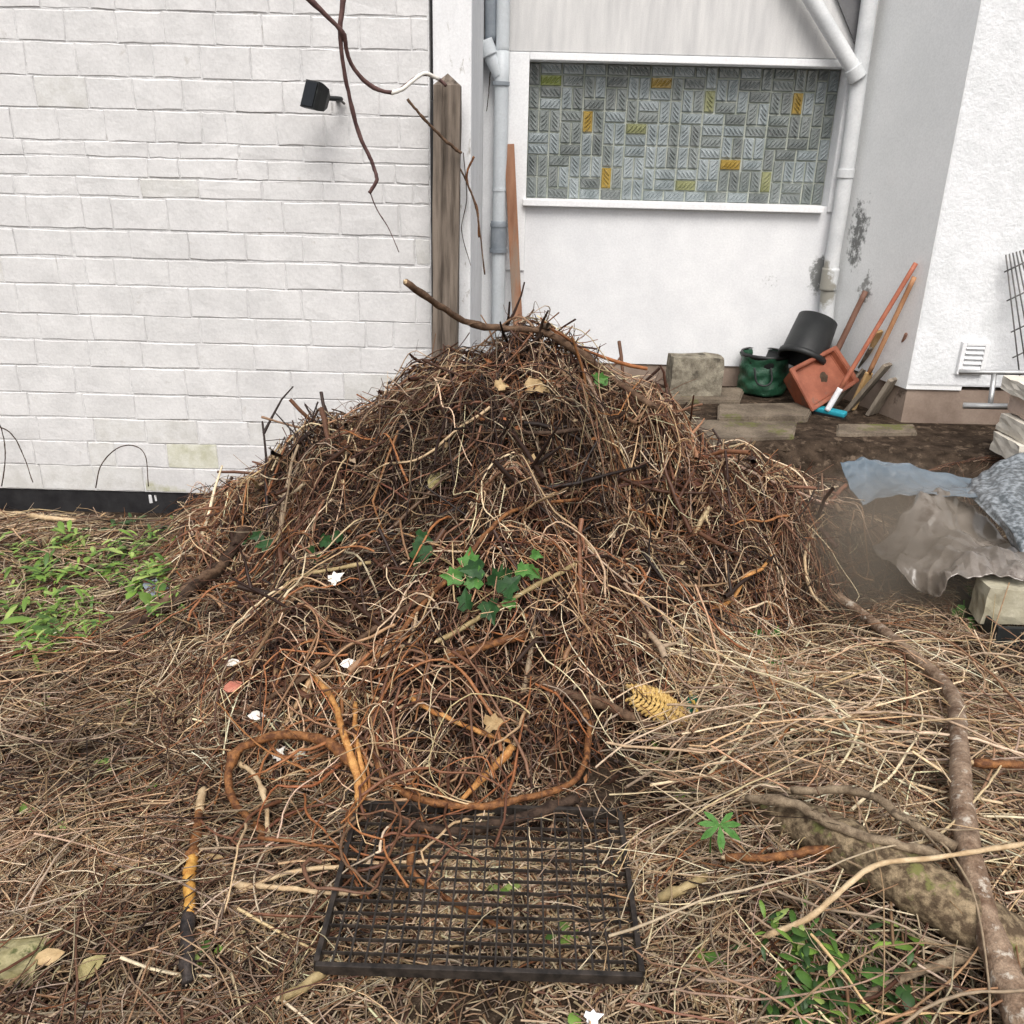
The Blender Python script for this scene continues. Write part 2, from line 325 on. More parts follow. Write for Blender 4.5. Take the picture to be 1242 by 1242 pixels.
def grid_mesh(name, hgt, mask=None, step=1):
    h = hgt[::step, ::step]; X = XX[::step, ::step]; Yv = YY[::step, ::step]; nx, ny = h.shape
    V = np.stack([X, Yv, h], -1).reshape(-1, 3); idx = np.arange(nx * ny).reshape(nx, ny)
    Q = np.stack([idx[:-1, :-1], idx[1:, :-1], idx[1:, 1:], idx[:-1, 1:]], -1)
    if mask is not None: Q = Q[mask[::step, ::step][:-1, :-1]]
    return fastmesh(name, V, Q.reshape(-1, 4))
tag(link('ground', grid_mesh('ground', terr), M['ground']), 'brown garden earth under the twigs and weeds', kind='structure')
far = pymesh('far_ground', [(-150, -150, -.12), (150, -150, -.12), (150, 150, -.12), (-150, 150, -.12)], [(0, 1, 2, 3)])
tag(link('ground', far, M['ground']), 'bare earth around the yard', kind='structure')

# ------------------------------------------------------------------ brick wall
WY = 4.2
zy = lambda py: at(200, py, Y=WY).z
ys = [-66, -26, 14, 54, 95, 134.6, 173, 192, 216.5, 240, 280.5, 315, 348, 384, 415, 447, 479.5, 509, 538, 567, 597]
XR = at(523, 300, Y=WY).x
wall = empty('brick_wall', (-1.8, WY + .12, 0), 'long white painted brick wall with uneven courses on a black base', 'wall')
z_top, z_bot = zy(ys[0]), zy(ys[-1])
part('mortar', boxm('mortar', -3.55, XR, WY, WY + .24, z_bot, z_top), M['mortar'], wall)
part('plinth', boxm('plinth', -3.55, XR - .002, WY + .008, WY + .24, -.25, z_bot - .002, .004), M['bitumen'], wall)
def brick_mesh(w_, h_, d):
    n = [(0, 0), (.33, 0), (.67, 0), (1, 0), (1, .5), (1, 1), (.67, 1), (.33, 1), (0, 1), (0, .5)]
    vs = []; b = random.uniform(.0022, .0045); j = .0035
    cx, cz = w_ / 2, h_ / 2; jj = [(random.uniform(-j, j), random.uniform(-j, j) * .8) for _ in n]
    for lev in range(3):
        for (u, v), (ju, jv) in zip(n, jj):
            x, z = u * w_ - cx + (ju if 0 < lev else 0), v * h_ - cz + (jv if 0 < lev else 0)
            if lev == 2: x -= math.copysign(b * 1.2, x) if abs(x) > w_ * .3 else 0; z -= math.copysign(b, z) if abs(z) > h_ * .3 else 0
            vs.append((x, -(0, d - b * .8, d)[lev] + (random.uniform(-.0012, .0012) if lev == 2 else 0), z))
    fs = []
    for lev in range(2):
        for k in range(10): fs.append((lev * 10 + k, lev * 10 + (k + 1) % 10, lev * 10 + 10 + (k + 1) % 10, lev * 10 + 10 + k))
    fs.append(tuple(range(20, 30)))
    return pymesh('brick', vs, fs)
for r in range(len(ys) - 1):
    z1, z0 = zy(ys[r]), zy(ys[r + 1]); gap = .011 if r in (10, 9) else random.choice((.003, .0045, .006, .008))
    wid = .212 if r < 6 else (.272 if r in (6, 7, 8) else .262)
    offs = wid * (.5 if r % 2 else 0) + random.uniform(-.03, .03)
    x = XR - .003
    first = True
    while x > -3.5:
        wl = wid * random.uniform(.95, 1.05) if random.random() > .06 else wid * .5
        if first: wl = max(.07, (wid - offs) % wid + .02); first = False
        c = ((x - wl + x) / 2, (z0 + z1) / 2)
        me = brick_mesh(wl - .0045, (z1 - z0) - gap, random.uniform(.0022, .0048))
        rowb = len(ys) - 2 - r
        mt = M['brick']
        if rowb == 1 and abs(c[0] - at(220, 560, Y=WY).x) < .15: mt = M['brick_moss']
        elif rowb <= 2 and random.random() < .3: mt = M['brick_stain']
        elif random.random() < .025: mt = M['brick_stain']
        b = part('brick', me, mt, wall); b.location = (c[0], WY + random.uniform(-.0015, .0012), c[1]); b.rotation_euler = (random.uniform(-.004, .004), random.uniform(-.006, .006), 0)
        x -= wl

for dx_, w_, h_ in ((0, .016, .034), (.030, .010, .022)):
    px_ = at(180, 606, Y=WY).x + dx_; zc_ = z_bot - .03
    part('paint_drip', boxm('paint_drip', px_, px_ + w_, WY + .004, WY + .0085, zc_ - h_, zc_ + .01, .002, .003), M['peel'], wall)
# pier at the end of the brick wall
PX0, PX1 = at(525, 300, Y=WY).x, at(571, 300, Y=WY).x
pier = tag(link('pier', boxm('pier', PX0 + .006, PX1, WY + .01, 5.49, -.2, 3.0, .012), M['peel']), 'white pier with flaking paint at the end of the brick wall behind the wooden post', 'pier')
# black strip, in the plinth's bitumen, added as the shadow in the gap
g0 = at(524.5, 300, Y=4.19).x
tag(link('gap_shadow', beam('gap_shadow', (g0, 4.178, -.1), (g0 + .012, 4.178, at(525, 122, Y=4.18).z), .024, .02), M['bitumen']), 'narrow black strip as shadow in the gap between brick wall and wooden post', 'shadow strip')
# post
pb, pt = at(540, 470, Y=4.1), at(543, 100, Y=4.1); d = (pt - pb) / (pt.z - pb.z); base = pb - d * (pb.z + .1)
wpx = .056
pm = []
def post_mesh():
    vs, fs = [], []
    zs = np.linspace(-.1, at(543, 104, Y=4.1).z, 14)
    ring = [(-1, -1), (-.35, -1.04), (-.25, -.93), (.3, -1.0), (1, -1), (1, 1), (-1, 1)]
    for i, z in enumerate(zs):
        c = pb + d * (z - pb.z)
        for k, (u, v) in enumerate(ring): vs.append((c.x + u * wpx + random.uniform(-.002, .002), c.y + v * .05 + random.uniform(-.002, .002), z))
    n = len(ring)
    for i in range(len(zs) - 1):
        for k in range(n): fs.append((i * n + k, i * n + (k + 1) % n, (i + 1) * n + (k + 1) % n, (i + 1) * n + k))
    c = pb + d * (at(543, 89, Y=4.1).z - pb.z); vs.append((c.x, c.y, at(543, 89, Y=4.1).z)); t = len(vs) - 1; b0 = (len(zs) - 1) * n
    for k in range(n): fs.append((b0 + k, b0 + (k + 1) % n, t))
    fs.append(tuple(range(n)))
    return pymesh('fence_post', vs, fs)
tag(link('fence_post', post_mesh(), M['post']), 'weathered grey brown wooden post with pointed top before the brick wall end', 'post')

# ------------------------------------------------------------------ recessed back wall with the glass window
BY = 5.5
wl_, wr_ = at(640, 160, Y=BY).x, at(1017, 160, Y=BY).x
wt_, wb_ = at(820, 77, Y=BY).z, at(820, 246, Y=BY).z
CX = 1.454 * BY / 4.2
zl = at(820, 67, Y=BY).z; zp = at(800, 442, Y=BY).z
bw = empty('back_wall', (.9, BY, 0), 'white rendered recessed wall around the glass brick window', 'wall')
X0 = PX1 - .05
part('render', boxm('render', X0, wl_, BY, BY + .3, zp, zl), M['render'], bw)
part('render', boxm('render', wr_, CX + .1, BY, BY + .3, zp, zl), M['render'], bw)
part('render', boxm('render', wl_ + .0005, wr_ - .0005, BY, BY + .3, zp, wb_), M['render'], bw)
part('render', boxm('render', wl_ + .0005, wr_ - .0005, BY, BY + .3, wt_, zl), M['render'], bw)
tag(part('lintel', boxm('lintel', X0, CX + .1, BY - .006, BY + .3, zl + .001, 3.1, .004), M['render_grey'], bw), 'streaky grey weathered render band over the window')
part('plinth', boxm('plinth', X0, CX + .1, BY + .012, BY + .3, 0, zp - .001), M['plinth'], bw)
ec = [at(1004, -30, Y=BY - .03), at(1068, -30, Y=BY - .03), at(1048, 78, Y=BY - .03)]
part('dark_corner_panel', pymesh('dark_corner_panel', [(p.x, p.y, p.z) for p in ec] + [(p.x, p.y + .02, p.z) for p in ec], [(0, 1, 2), (3, 5, 4), (0, 1, 4, 3), (1, 2, 5, 4), (2, 0, 3, 5)]), M['eave'], bw)  # added dark grey triangle filling the dark corner between the two pipes
# raised white surround, glass, sill
win = empty('glass_brick_window', ((wl_ + wr_) / 2, BY, wb_), 'wide window of grey green patterned glass pieces with scattered amber ones', 'window')
fl = at(616, 160, Y=BY).x; fr = at(1026, 160, Y=BY).x
part('surround', boxm('surround', fl, wl_ - .0, BY - .014, BY - .001, zp + .55, zl - .004, .003), M['trim'], win)
part('surround', boxm('surround', wr_ + .001, fr, BY - .014, BY - .001, wb_ - .03, zl - .004, .003), M['trim'], win)
part('surround', boxm('surround', wl_ + .001, wr_, BY - .014, BY - .001, wt_ + .001, zl - .004, .003), M['trim'], win)
sl_, sr_ = at(634, 246, Y=BY - .06).x, at(1001, 250, Y=BY - .06).x
part('sill', boxm('sill', sl_, sr_, BY - .05, BY + .118, wb_ - .034, wb_ + .002, .004), M['trim'], win)
GY = BY + .12
part('grout', boxm('grout', wl_ - .01, wr_ + .01, GY, GY + .06, wb_ - .01, wt_ + .01), M['grout'], win)
NU, NV = 28, 12; du = (wr_ - wl_) / NU; dv = (wt_ - wb_ - .002) / NV
GL = []
for i, (a, b) in enumerate((((.15, .172, .165), (.25, .275, .27)), ((.20, .232, .238), (.34, .38, .39)), ((.135, .152, .148), (.22, .24, .236)))):
    GL.append(pmat('clear_pressed_glass', a, b, 9, .10, .3, 40, .8))
AMB = pmat('amber_pressed_glass', (.25, .165, .03), (.37, .265, .07), 9, .10, .3, 40, .8)
OLV = pmat('olive_pressed_glass', (.17, .18, .085), (.27, .28, .15), 9, .10, .3, 40, .8)
LIM = pmat('lime_pressed_glass', (.16, .20, .03), (.25, .29, .07), 9, .10, .3, 40, .8)
def glass_mesh(w_, h_, flip):
    bm = bmesh.new(); bmesh.ops.create_cube(bm, size=1)
    for v in bm.verts:
        f = v.co.y < 0; k = .86 if f else 1
        v.co = Vector((v.co.x * w_ * k, (-.009 if f else .004), v.co.z * h_ * k))
    n = 4 if max(w_, h_) > .09 else 2
    for i in range(n):                       # slanted pressed ridges
        t = (i + .5) / n - .5
        horiz = w_ >= h_
        cx, cz = (t * w_ * .8, 0) if horiz else (0, t * h_ * .8)
        a = math.radians(48 if flip else -48); L = min(w_, h_) * .46; th = .0085
        dx, dz = math.cos(a) * L, math.sin(a) * L; nx, nz = -math.sin(a) * th, math.cos(a) * th
        b = [bm.verts.new((cx + s * dx + q * nx, -.0092, cz + s * dz + q * nz)) for s, q in ((-1, -.3), (0, -1), (1, -.3), (1, .3), (0, 1), (-1, .3))]
        t0 = bm.verts.new((cx - dx * .6, -.0175, cz - dz * .6)); t1 = bm.verts.new((cx + dx * .6, -.0175, cz + dz * .6))
        for f in ((b[0], b[1], t0), (b[1], t1, t0), (b[1], b[2], t1), (b[2], b[3], t1), (b[3], b[4], t1), (b[4], t0, t1), (b[4], b[5], t0), (b[5], b[0], t0)): bm.faces.new(f)
    return bmdone('glass', bm)
gmesh = {}
def glass(u, v, hu, hv, mt):
    key = (hu, hv, (u + v) % 2, mt.name)
    if key not in gmesh: gmesh[key] = glass_mesh(hu * du - .0045, hv * dv - .0045, (u + v) % 2); gmesh[key].materials.append(mt)
    o = bpy.data.objects.new('glass', gmesh[key]); COL.objects.link(o); o.parent = win
    o.matrix_parent_inverse = Matrix.Translation(win.location).inverted()
    o.location = (wl_ + (u + hu / 2) * du, GY - .001, wb_ + .001 + (v + hv / 2) * dv); return o
occ = np.zeros((NU, NV), bool)
forced = [(665, 97, 'H', 'lime'), (711, 153, 'V', 'amber'), (736, 214, 'V', 'amber'), (803, 101, 'H', 'amber'), (772, 163, 'H', 'olive'), (890, 197, 'H', 'amber'), (971, 130, 'V', 'amber'), (864, 126, 'V', 'olive'), (833, 226, 'H', 'olive'), (934, 222, 'V', 'olive')]
for px, py, o, cname in forced:
    p = at(px, py, Y=GY); u = (p.x - wl_) / du; v = (p.z - wb_) / dv
    hu, hv = (2, 1) if o == 'H' else (1, 2)
    u0 = int(np.clip(round(u - hu / 2), 0, NU - hu)); v0 = int(np.clip(round(v - hv / 2), 0, NV - hv))
    occ[u0:u0 + hu, v0:v0 + hv] = True
    c_ = glass(u0, v0, hu, hv, {'amber': AMB, 'olive': OLV, 'lime': LIM}[cname]); c_['label'] = cname + ' glass piece'
for v in range(NV):
    for u in range(NU):
        if occ[u, v]: continue
        canH = u + 1 < NU and not occ[u + 1, v]; canV = v + 1 < NV and not occ[u, v + 1]
        prefer = ((u // 2 + (v // 2) + (1 if random.random() < .3 else 0)) % 2 == 0)
        if canH and (prefer or not canV): hu, hv = 2, 1
        elif canV: hu, hv = 1, 2
        else: hu, hv = 1, 1
        occ[u:u + hu, v:v + hv] = True
        cen = math.exp(-((u - 13) / 7) ** 2)
        glass(u, v, hu, hv, GL[1] if random.random() < .15 + .5 * cen else random.choice((GL[0], GL[0], GL[2])))
# eave over the recess
tag(link('eave', boxm('eave', X0 - .1, CX + .4, 5.3, 5.9, 2.95, 3.05, .01), M['eave']), 'dark roof eave over the recessed wall', 'roof eave')

# ------------------------------------------------------------------ house wing on the right
OY = 4.75; OX = 1.878 * OY / 4.2
zq = at(1110, 468, Y=OY).z
hw = empty('house_wing', (2.3, OY, 0), 'white rendered house wing with brown plinth and shaded grey side face', 'house')
def prism(name, poly, z0, z1):
    n = len(poly); vs = [(x, y, z0) for x, y in poly] + [(x, y, z1) for x, y in poly]
    return pymesh(name, vs, [tuple(range(n)), tuple(range(n, 2 * n))] + [(k, (k + 1) % n, n + (k + 1) % n, n + k) for k in range(n)])
part('side_wall', prism('side_wall', [(CX, BY - .001), (OX, OY + .004), (OX + .3, OY + .004), (CX + .3, BY - .001)], zq - .02, 3.3), M['render_side'], hw)
part('front_wall', boxm('front_wall', OX, 4.6, OY, OY + .4, zq, 3.3, .012), M['render_front'], hw)
part('plinth', prism('plinth', [(CX + .006, BY - .003), (OX + .012, OY + .016), (4.6, OY + .016), (4.6, OY + .38), (CX + .3, BY - .003)], -.1, zq - .021), M['plinth'], hw)
def onret(px, py, off=0.0):
    """point on the side wall of the wing, off metres before it"""
    d = np.array([OX - CX, OY - BY]); nrm = np.array([d[1], -d[0]]) / np.linalg.norm(d)
    r = ray(px, py); t = ((CX * nrm[0] + BY * nrm[1]) + off) / (r[0] * nrm[0] + r[1] * nrm[1])
    if nrm[0] > 0: t = ((CX * nrm[0] + BY * nrm[1]) - off) / (r[0] * nrm[0] + r[1] * nrm[1])
    return Vector(np.array([0, 0, CAMH]) + r * t)
# vent grille
v0 = at(1158, 453, Y=OY); v1 = at(1199, 415, Y=OY)
vent = empty('vent_grille', ((v0.x + v1.x) / 2, OY, v0.z), 'white louvred vent grille low on the front of the house wing', 'vent')
part('back_plate', boxm('back_plate', v0.x, v1.x, OY - .006, OY - .001, v0.z, v1.z), M['render_side'], vent)
for a, b in (((v0.x, v0.x + .022), (v0.z, v1.z)), ((v1.x - .022, v1.x), (v0.z, v1.z))):
    part('frame', boxm('frame', a[0], a[1], OY - .024, OY - .007, b[0], b[1], .003), M['trim'], vent)
for zz in (v0.z, v1.z - .018):
    part('frame', boxm('frame', v0.x + .023, v1.x - .023, OY - .024, OY - .007, zz, zz + .018, .003), M['trim'], vent)
for k in range(5):
    z = v0.z + .026 + k * (v1.z - v0.z - .036) / 5
    part('slat', beam('slat', (v0.x + .024, OY - .016, z + .012), (v1.x - .024, OY - .016, z + .012), .027, .004, Vector((0, -.75, -.65)), .001), M['trim'], vent)

# ------------------------------------------------------------------ pipes
def tube_obj(name, pts, r, mat, root, sides=18, n=None):
    return part(name, stick(name, pts, r, r, n or max(2, len(pts) * 6), sides, 0.0), mat, root)
PY = BY - .07
pp = lambda x, y, Y=PY: at(x, y, Y=Y)
dp = empty('drainpipe', pp(603, 440), 'grey plastic drainpipe with a branch fitting left of the glass window', 'drainpipe')
r0 = .040
a = pp(603, 460); b = pp(609, 62)
tube_obj('pipe', [a, pp(604, 385), pp(605, 305), b], r0, M['pvc'], dp)
tube_obj('pipe', [pp(609.4, 66), pp(611, -40)], r0 * .92, M['pvc'], dp)
tube_obj('collar', [pp(604.6, 303), pp(605.2, 268)], r0 * 1.18, M['pvc_dark'], dp)
tube_obj('collar', [pp(604.5, 306), pp(604.55, 301)], r0 * 1.32, M['pvc_dark'], dp)
tube_obj('collar', [pp(605.1, 275), pp(605.15, 271)], r0 * 1.28, M['pvc_dark'], dp)
tube_obj('collar', [pp(606, 232), pp(606, 228)], r0 * 1.08, M['pvc'], dp)
tube_obj('clamp', [pp(607.5, 104), pp(607.7, 99)], r0 * 1.22, M['pvc_dark'], dp)
tube_obj('branch', [pp(607, 92), pp(599, 76), pp(592, 62)], r0 * .98, M['pvc'], dp)
tube_obj('branch_socket', [pp(594, 68, PY - .005), pp(587, 50, PY - .005)], r0 * 1.2, M['pvc'], dp)
tube_obj('pipe', [pp(596, 50, PY + .02), pp(595, -40, PY + .02)], r0 * .85, M['pvc_dark'], dp)
rp = empty('drainpipe', pp(1003, 400), 'pale painted drainpipe with slanting upper pipe in the corner right of the window', 'drainpipe')
r1 = .043; RY = BY - .075
q = lambda x, y, Y=RY: at(x, y, Y=Y)
tube_obj('pipe', [q(1000, 420), q(1006, 340), q(1026, 210), q(1060, -40)], r1, M['pipe_white'], rp)
tube_obj('pipe', [q(1040, 92, RY - .02), q(1016, 52, RY - .02), q(960, -42, RY - .02)], r1 * .95, M['pipe_white'], rp)
tube_obj('collar', [q(1041, 96, RY - .02), q(1034, 82, RY - .02)], r1 * 1.13, M['pipe_white'], rp)
tube_obj('collar', [q(1024.5, 216), q(1026.3, 205)], r1 * 1.12, M['pipe_white'], rp)
tube_obj('collar', [q(1004, 352), q(1008, 325)], r1 * 1.14, M['pipe_white'], rp)

# leaning brown plank by the drainpipe
tag(link('plank', beam('plank', pp(632, 480, 5.28), pp(617.5, 175, 5.44), .058, .03), M['brown_plank']), 'narrow brown plank leaning upright between drainpipe and window', 'plank')

# ------------------------------------------------------------------ floodlight on the brick wall
fc = at(384, 118, Y=4.02)
lamp = empty('floodlight', (fc.x, 4.2, fc.z), 'small black floodlight on a bracket high on the white brick wall', 'lamp')
mx = Matrix.Translation(fc) @ Matrix.Rotation(math.radians(-38), 4, 'Z') @ Matrix.Rotation(math.radians(-16), 4, 'X') @ Matrix.Rotation(math.radians(8), 4, 'Y') @ Matrix.Scale(.74, 4)
def wedge():
    vs = []
    for y, sx, sz in ((-.05, .058, .072), (-.02, .058, .072), (.03, .05, .06), (.07, .024, .032)):
        for u, v in ((-1, -1), (1, -1), (1, 1), (-1, 1)): vs.append(mx @ Vector((u * sx, y, v * sz)))
    fs = [(0, 1, 2, 3), (12, 13, 14, 15)] + [(i * 4 + k, i * 4 + (k + 1) % 4, i * 4 + 4 + (k + 1) % 4, i * 4 + 4 + k) for i in range(3) for k in range(4)]
    return pymesh('housing', vs, fs)
part('housing', wedge(), M['black_plastic'], lamp)
part('front_glass', boxm('front_glass', -.05, .05, -.056, -.0505, -.064, .064, .002, 0, mx), M['lamp_glass'], lamp)
tube_obj('bracket', [fc + Vector((.04, .05, 0)), fc + Vector((.08, .1, .0)), Vector((at(408, 121, Y=4.17).x, 4.195, at(408, 121, Y=4.17).z))], .010, M['black_plastic'], lamp, 8)
tube_obj('cable', [at(400, 119, Y=4.12), at(408, 118, Y=4.15), at(418, 126, Y=4.185)], .005, M['rusty_wire'], lamp, 6)

# ------------------------------------------------------------------ terrace slabs
def slab(px0, py0, px1, py1, z, label, th=.06):
    p = [at(px0, py1, Z=z), at(px1, py1, Z=z), at(px1, py0, Z=z), at(px0, py0, Z=z)]
    sk = random.uniform(-.05, .05); p[2].x += sk; p[3].x += sk * .6
    vs = [v + Vector((random.uniform(-.02, .02), random.uniform(-.02, .02), random.uniform(-.006, .006))) for v in p]
    low = [v + Vector((0, 0, -th)) for v in vs]
    me = pymesh('paving_slab', vs + low, [(0, 1, 2, 3), (4, 5, 6, 7), (0, 1, 5, 4), (1, 2, 6, 5), (2, 3, 7, 6), (3, 0, 4, 7)])
    bm = bmesh.new(); bm.from_mesh(me); bmesh.ops.bevel(bm, geom=bm.edges[:], offset=.008, segments=2, affect='EDGES'); me2 = bmdone('paving_slab', bm)
    tag(link('paving_slab', me2, M['slab']), label, 'paving slab', 'old paving slabs before the back wall')
slab(868, 488, 985, 506, .335, 'tilted grey paving slab in front of the green bag')
slab(800, 508, 962, 530, .314, 'long mossy slab edge at the front of the terrace', .07)
slab(1012, 514, 1110, 527, .312, 'brown paving slab in front of the blue broom head')
slab(800, 470, 900, 484, .325, 'slab under the square mossy stone block')

# ------------------------------------------------------------------ things along the back wall
# stone block
c0, c1 = at(812, 480, Z=.32), at(872, 480, Z=.32)
def block(name, x0, x1, y0, y1, z0, z1, jit, mat, label, cat, rz=0, group=None):
    m4 = Matrix.Translation(((x0 + x1) / 2, (y0 + y1) / 2, 0)) @ Matrix.Rotation(rz, 4, 'Z') @ Matrix.Translation((-(x0 + x1) / 2, -(y0 + y1) / 2, 0))
    bm = bmesh.new(); bmesh.ops.create_cube(bm, size=1)
    bmesh.ops.subdivide_edges(bm, edges=bm.edges[:], cuts=3, use_grid_fill=True)
    for v in bm.verts:
        t = .04 * (.5 - v.co.z)
        v.co = Vector(((x0 + x1) / 2 + v.co.x * (x1 - x0) * (1 + t), (y0 + y1) / 2 + v.co.y * (y1 - y0), (z0 + z1) / 2 + v.co.z * (z1 - z0))) + Vector([random.uniform(-jit, jit) for _ in range(3)])
    bm.transform(m4)
    return tag(link(name, bmdone(name, bm), mat), label, cat, group)
block('stone_block', c0.x, c1.x, c0.y, c0.y + .16, .29, at(840, 435, Y=c0.y).z, .006, M['stone'], 'square mossy grey stone block standing left of the green bag', 'stone block', .06)
# green bag
gc = at(930, 481, Z=.31); gr = .145; gc.y += gr
gz1 = at(930, 431, Y=gc.y - .05).z; gh = gz1 - .31
bag = empty('garden_bag', (gc.x, gc.y, .31), 'round dark green garden waste bag with black rim by the back wall', 'bag')
def bag_mesh():
    seg, lv = 40, 22; vs, fs = [], []
    for i in range(lv):
        t = i / (lv - 1)
        for k in range(seg):
            a = 2 * math.pi * k / seg
            rr = gr * (1 + .035 * math.sin(t * 17 + a + math.sin(5 * a)) + .03 * math.sin(3 * a + t * 5) + .03 * math.sin(7 * a - t * 13 + math.sin(t * 9)) - .03 * t)
            vs.append((gc.x + rr * math.cos(a), gc.y + rr * math.sin(a), .31 + t * gh))
    for i in range(lv - 1):
        for k in range(seg): fs.append((i * seg + k, i * seg + (k + 1) % seg, (i + 1) * seg + (k + 1) % seg, (i + 1) * seg + k))
    fs.append(tuple(range(seg)))
    return pymesh('body', vs, fs, True)
part('body', bag_mesh(), M['green_bag'], bag)
part('rim', lathe('rim', [(gr * .93, gh - .008), (gr * 1.0, gh - .012), (gr * 1.03, gh), (gr * 1.0, gh + .012), (gr * .93, gh + .008)], 36, Matrix.Translation((gc.x, gc.y, .31))), M['black_plastic'], bag)
part('inside', lathe('inside', [(gr * .965, gh - .002), (gr * .88, gh * .5), (.001, gh * .45)], 30, Matrix.Translation((gc.x, gc.y, .31))), M['black_plastic'], bag)
tube_obj('handle', [at(915, 446, Y=gc.y - gr - .005), at(918, 464, Y=gc.y - gr - .03), at(928, 468, Y=gc.y - gr - .035), at(936, 462, Y=gc.y - gr - .03), at(935, 446, Y=gc.y - gr - .005)], .006, M['black_plastic'], bag, 8)
# black bucket, leaning upside down
b0, b1 = at(972, 436, Y=5.17), at(992, 388, Y=5.27)
ax = (b1 - b0); hb = ax.length
part_root = empty('bucket', b0, 'black plastic bucket tipped against the corner drainpipe above the orange tub', 'bucket')
m4 = frame_mat(b0, ax)
part('body', lathe('body', [(.134, 0), (.130, .01), (.116, hb), (.104, hb + .004), (.001, hb + .004)], 36, m4), M['black_plastic'], part_root)
part('rim', lathe('rim', [(.128, -.008), (.141, -.008), (.144, .01), (.141, .026), (.131, .026)], 36, m4), M['black_plastic'], part_root)
part('inside', lathe('inside', [(.127, -.006), (.112, hb * .9), (.001, hb * .9)], 30, m4), M['black_plastic'], part_root)
# orange tub lying on its edge
tA, tB, tC, tD = at(957, 449, Y=4.98), at(1012, 421, Y=5.14), at(1040, 463, Y=5.02), at(984, 499, Y=4.86)
tub = empty('planter_tub', tD, 'square orange plastic tub lying on its side with soil stain beside the bucket', 'tub')
cen = (tA + tB + tC + tD) / 4; nrm = (tB - tA).cross(tD - tA).normalized()
if nrm.y > 0: nrm = -nrm
def tub_mesh():
    vs, fs = [], []
    def loop(k, dep): return [cen + (p - cen) * k + nrm * dep for p in (tA, tB, tC, tD)]
    for k, dep in ((.84, -.13), (.96, .0), (1.03, .0), (1.03, .018), (.86, .018), (.84, .005), (.80, -.02)): vs.extend(loop(k, dep))
    for i in range(6):
        for j in range(4): fs.append((i * 4 + j, i * 4 + (j + 1) % 4, i * 4 + 4 + (j + 1) % 4, i * 4 + 4 + j))
    fs.append((0, 1, 2, 3)); fs.append((24, 25, 26, 27))
    bm = bmesh.new(); me = pymesh('body', vs, fs); bm.from_mesh(me); bmesh.ops.bevel(bm, geom=bm.edges[:], offset=.004, segments=2, affect='EDGES')
    return bmdone('body', bm)
part('body', tub_mesh(), M['terracotta'], tub)
sc_ = at(1013, 451, Y=4.96)
def patch():
    vs = [cen + nrm * -.016]; fs = []
    ex = (tB - tA).normalized(); ey = nrm.cross(ex); c = cen + nrm * -.0165 + ex * .02 + ey * -.0
    pts = [c + nrm * .008]
    for k in range(14):
        a = k / 14 * 2 * math.pi; r = random.uniform(.022, .042); pts.append(c + ex * math.cos(a) * r + ey * math.sin(a) * r)
    return pymesh('soil_clod', pts, [(0, k + 1, (k + 1) % 14 + 1) for k in range(14)])
part('soil_clod', patch(), M['soil'], tub)
# broom
bh = at(1003, 498, Z=.335); ht = onret(1111, 319, .02)
broom = empty('broom', bh, 'broom with teal head and long orange handle leaning on the side wall', 'broom')
hl, hr = at(982, 493, Z=.335), at(1026, 503, Z=.325)
part('head', beam('head', hl, hr, .055, .026, Vector((0, 1, .1)), .008), M['teal'], broom)
dn = Vector((0, 0, -1))
part('bristles', beam('bristles', hl + dn * .028, hr + dn * .028, .045, .03, Vector((0, 1, .1)), .004), M['black_plastic'], broom)
j1 = bh + (ht - bh) * .16
tube_obj('socket', [bh, j1], .016, M['rag'], broom, 12)
tube_obj('handle', [j1 - (ht - bh) * .01, ht], .0125, M['orange_handle'], broom, 12)
# lath/shovel handle
s0, s1, s2 = at(1033, 497, Z=.31), at(1057, 425, Y=4.93), onret(1109, 336, .02)
sh = empty('wooden_pole', s0, 'light wooden pole with flat pale lower end leaning right of the broom', 'pole')
part('flat_end', beam('flat_end', s0, s0 + (s2 - s0) * .30, .045, .02, Vector((1, .3, 0)), .006), M['light_wood'], sh)
tube_obj('pole', [s0 + (s2 - s0) * .29, s2], .013, M['tan_handle'], sh, 12)
tag(link('lath', beam('lath', at(1040, 475, Z=.34), onret(1066, 402, .03), .045, .018, Vector((1, .4, 0))), M['light_wood']), 'short yellowish lath leaning behind the light wooden pole', 'lath')
tag(link('tool_handle', stick('tool_handle', [at(1012, 432, Y=5.2), onret(1050, 353, .015)], .018, .016, 8, 10, .02), M['brown_handle']), 'dark brown tool handle leaning behind the black bucket and orange tub', 'handle')
tag(link('stake', stick('stake', [at(1072, 470, Z=.4), onret(1099, 405, .015)], .011, .009, 8, 8, .02), M['brown_handle']), 'short thin dark stake leaning beside the grey boards', 'stake')
tag(link('board', beam('board', at(1057, 502, Z=.31), onret(1085, 459, .02), .12, .022, Vector((1, .9, .1)).normalized(), .003, .003), M['grey_board']), 'wide weathered grey board leaning at the house corner', 'board', 'grey boards leaning on the side wall')
tag(link('board', beam('board', at(1030, 497, Z=.31), onret(1077, 442, .05), .09, .02, Vector((1, .9, .1)).normalized(), .003, .003), M['grey_board']), 'dark narrow board between light pole and wide grey board', 'board', 'grey boards leaning on the side wall')
tag(link('board', beam('board', at(1010, 492, Z=.31), onret(1048, 448, .05), .05, .018, Vector((1, .9, .1)).normalized(), .003, .003), M['grey_board']), 'thin grey board between orange tub and light pole', 'board', 'grey boards leaning on the side wall')
tag(link('lath', beam('lath', at(1030, 470, Z=.36), onret(1056, 422, .03), .025, .014, Vector((1, .4, 0))), M['grey_board']), 'thin grey lath leaning behind the orange broom handle', 'lath')
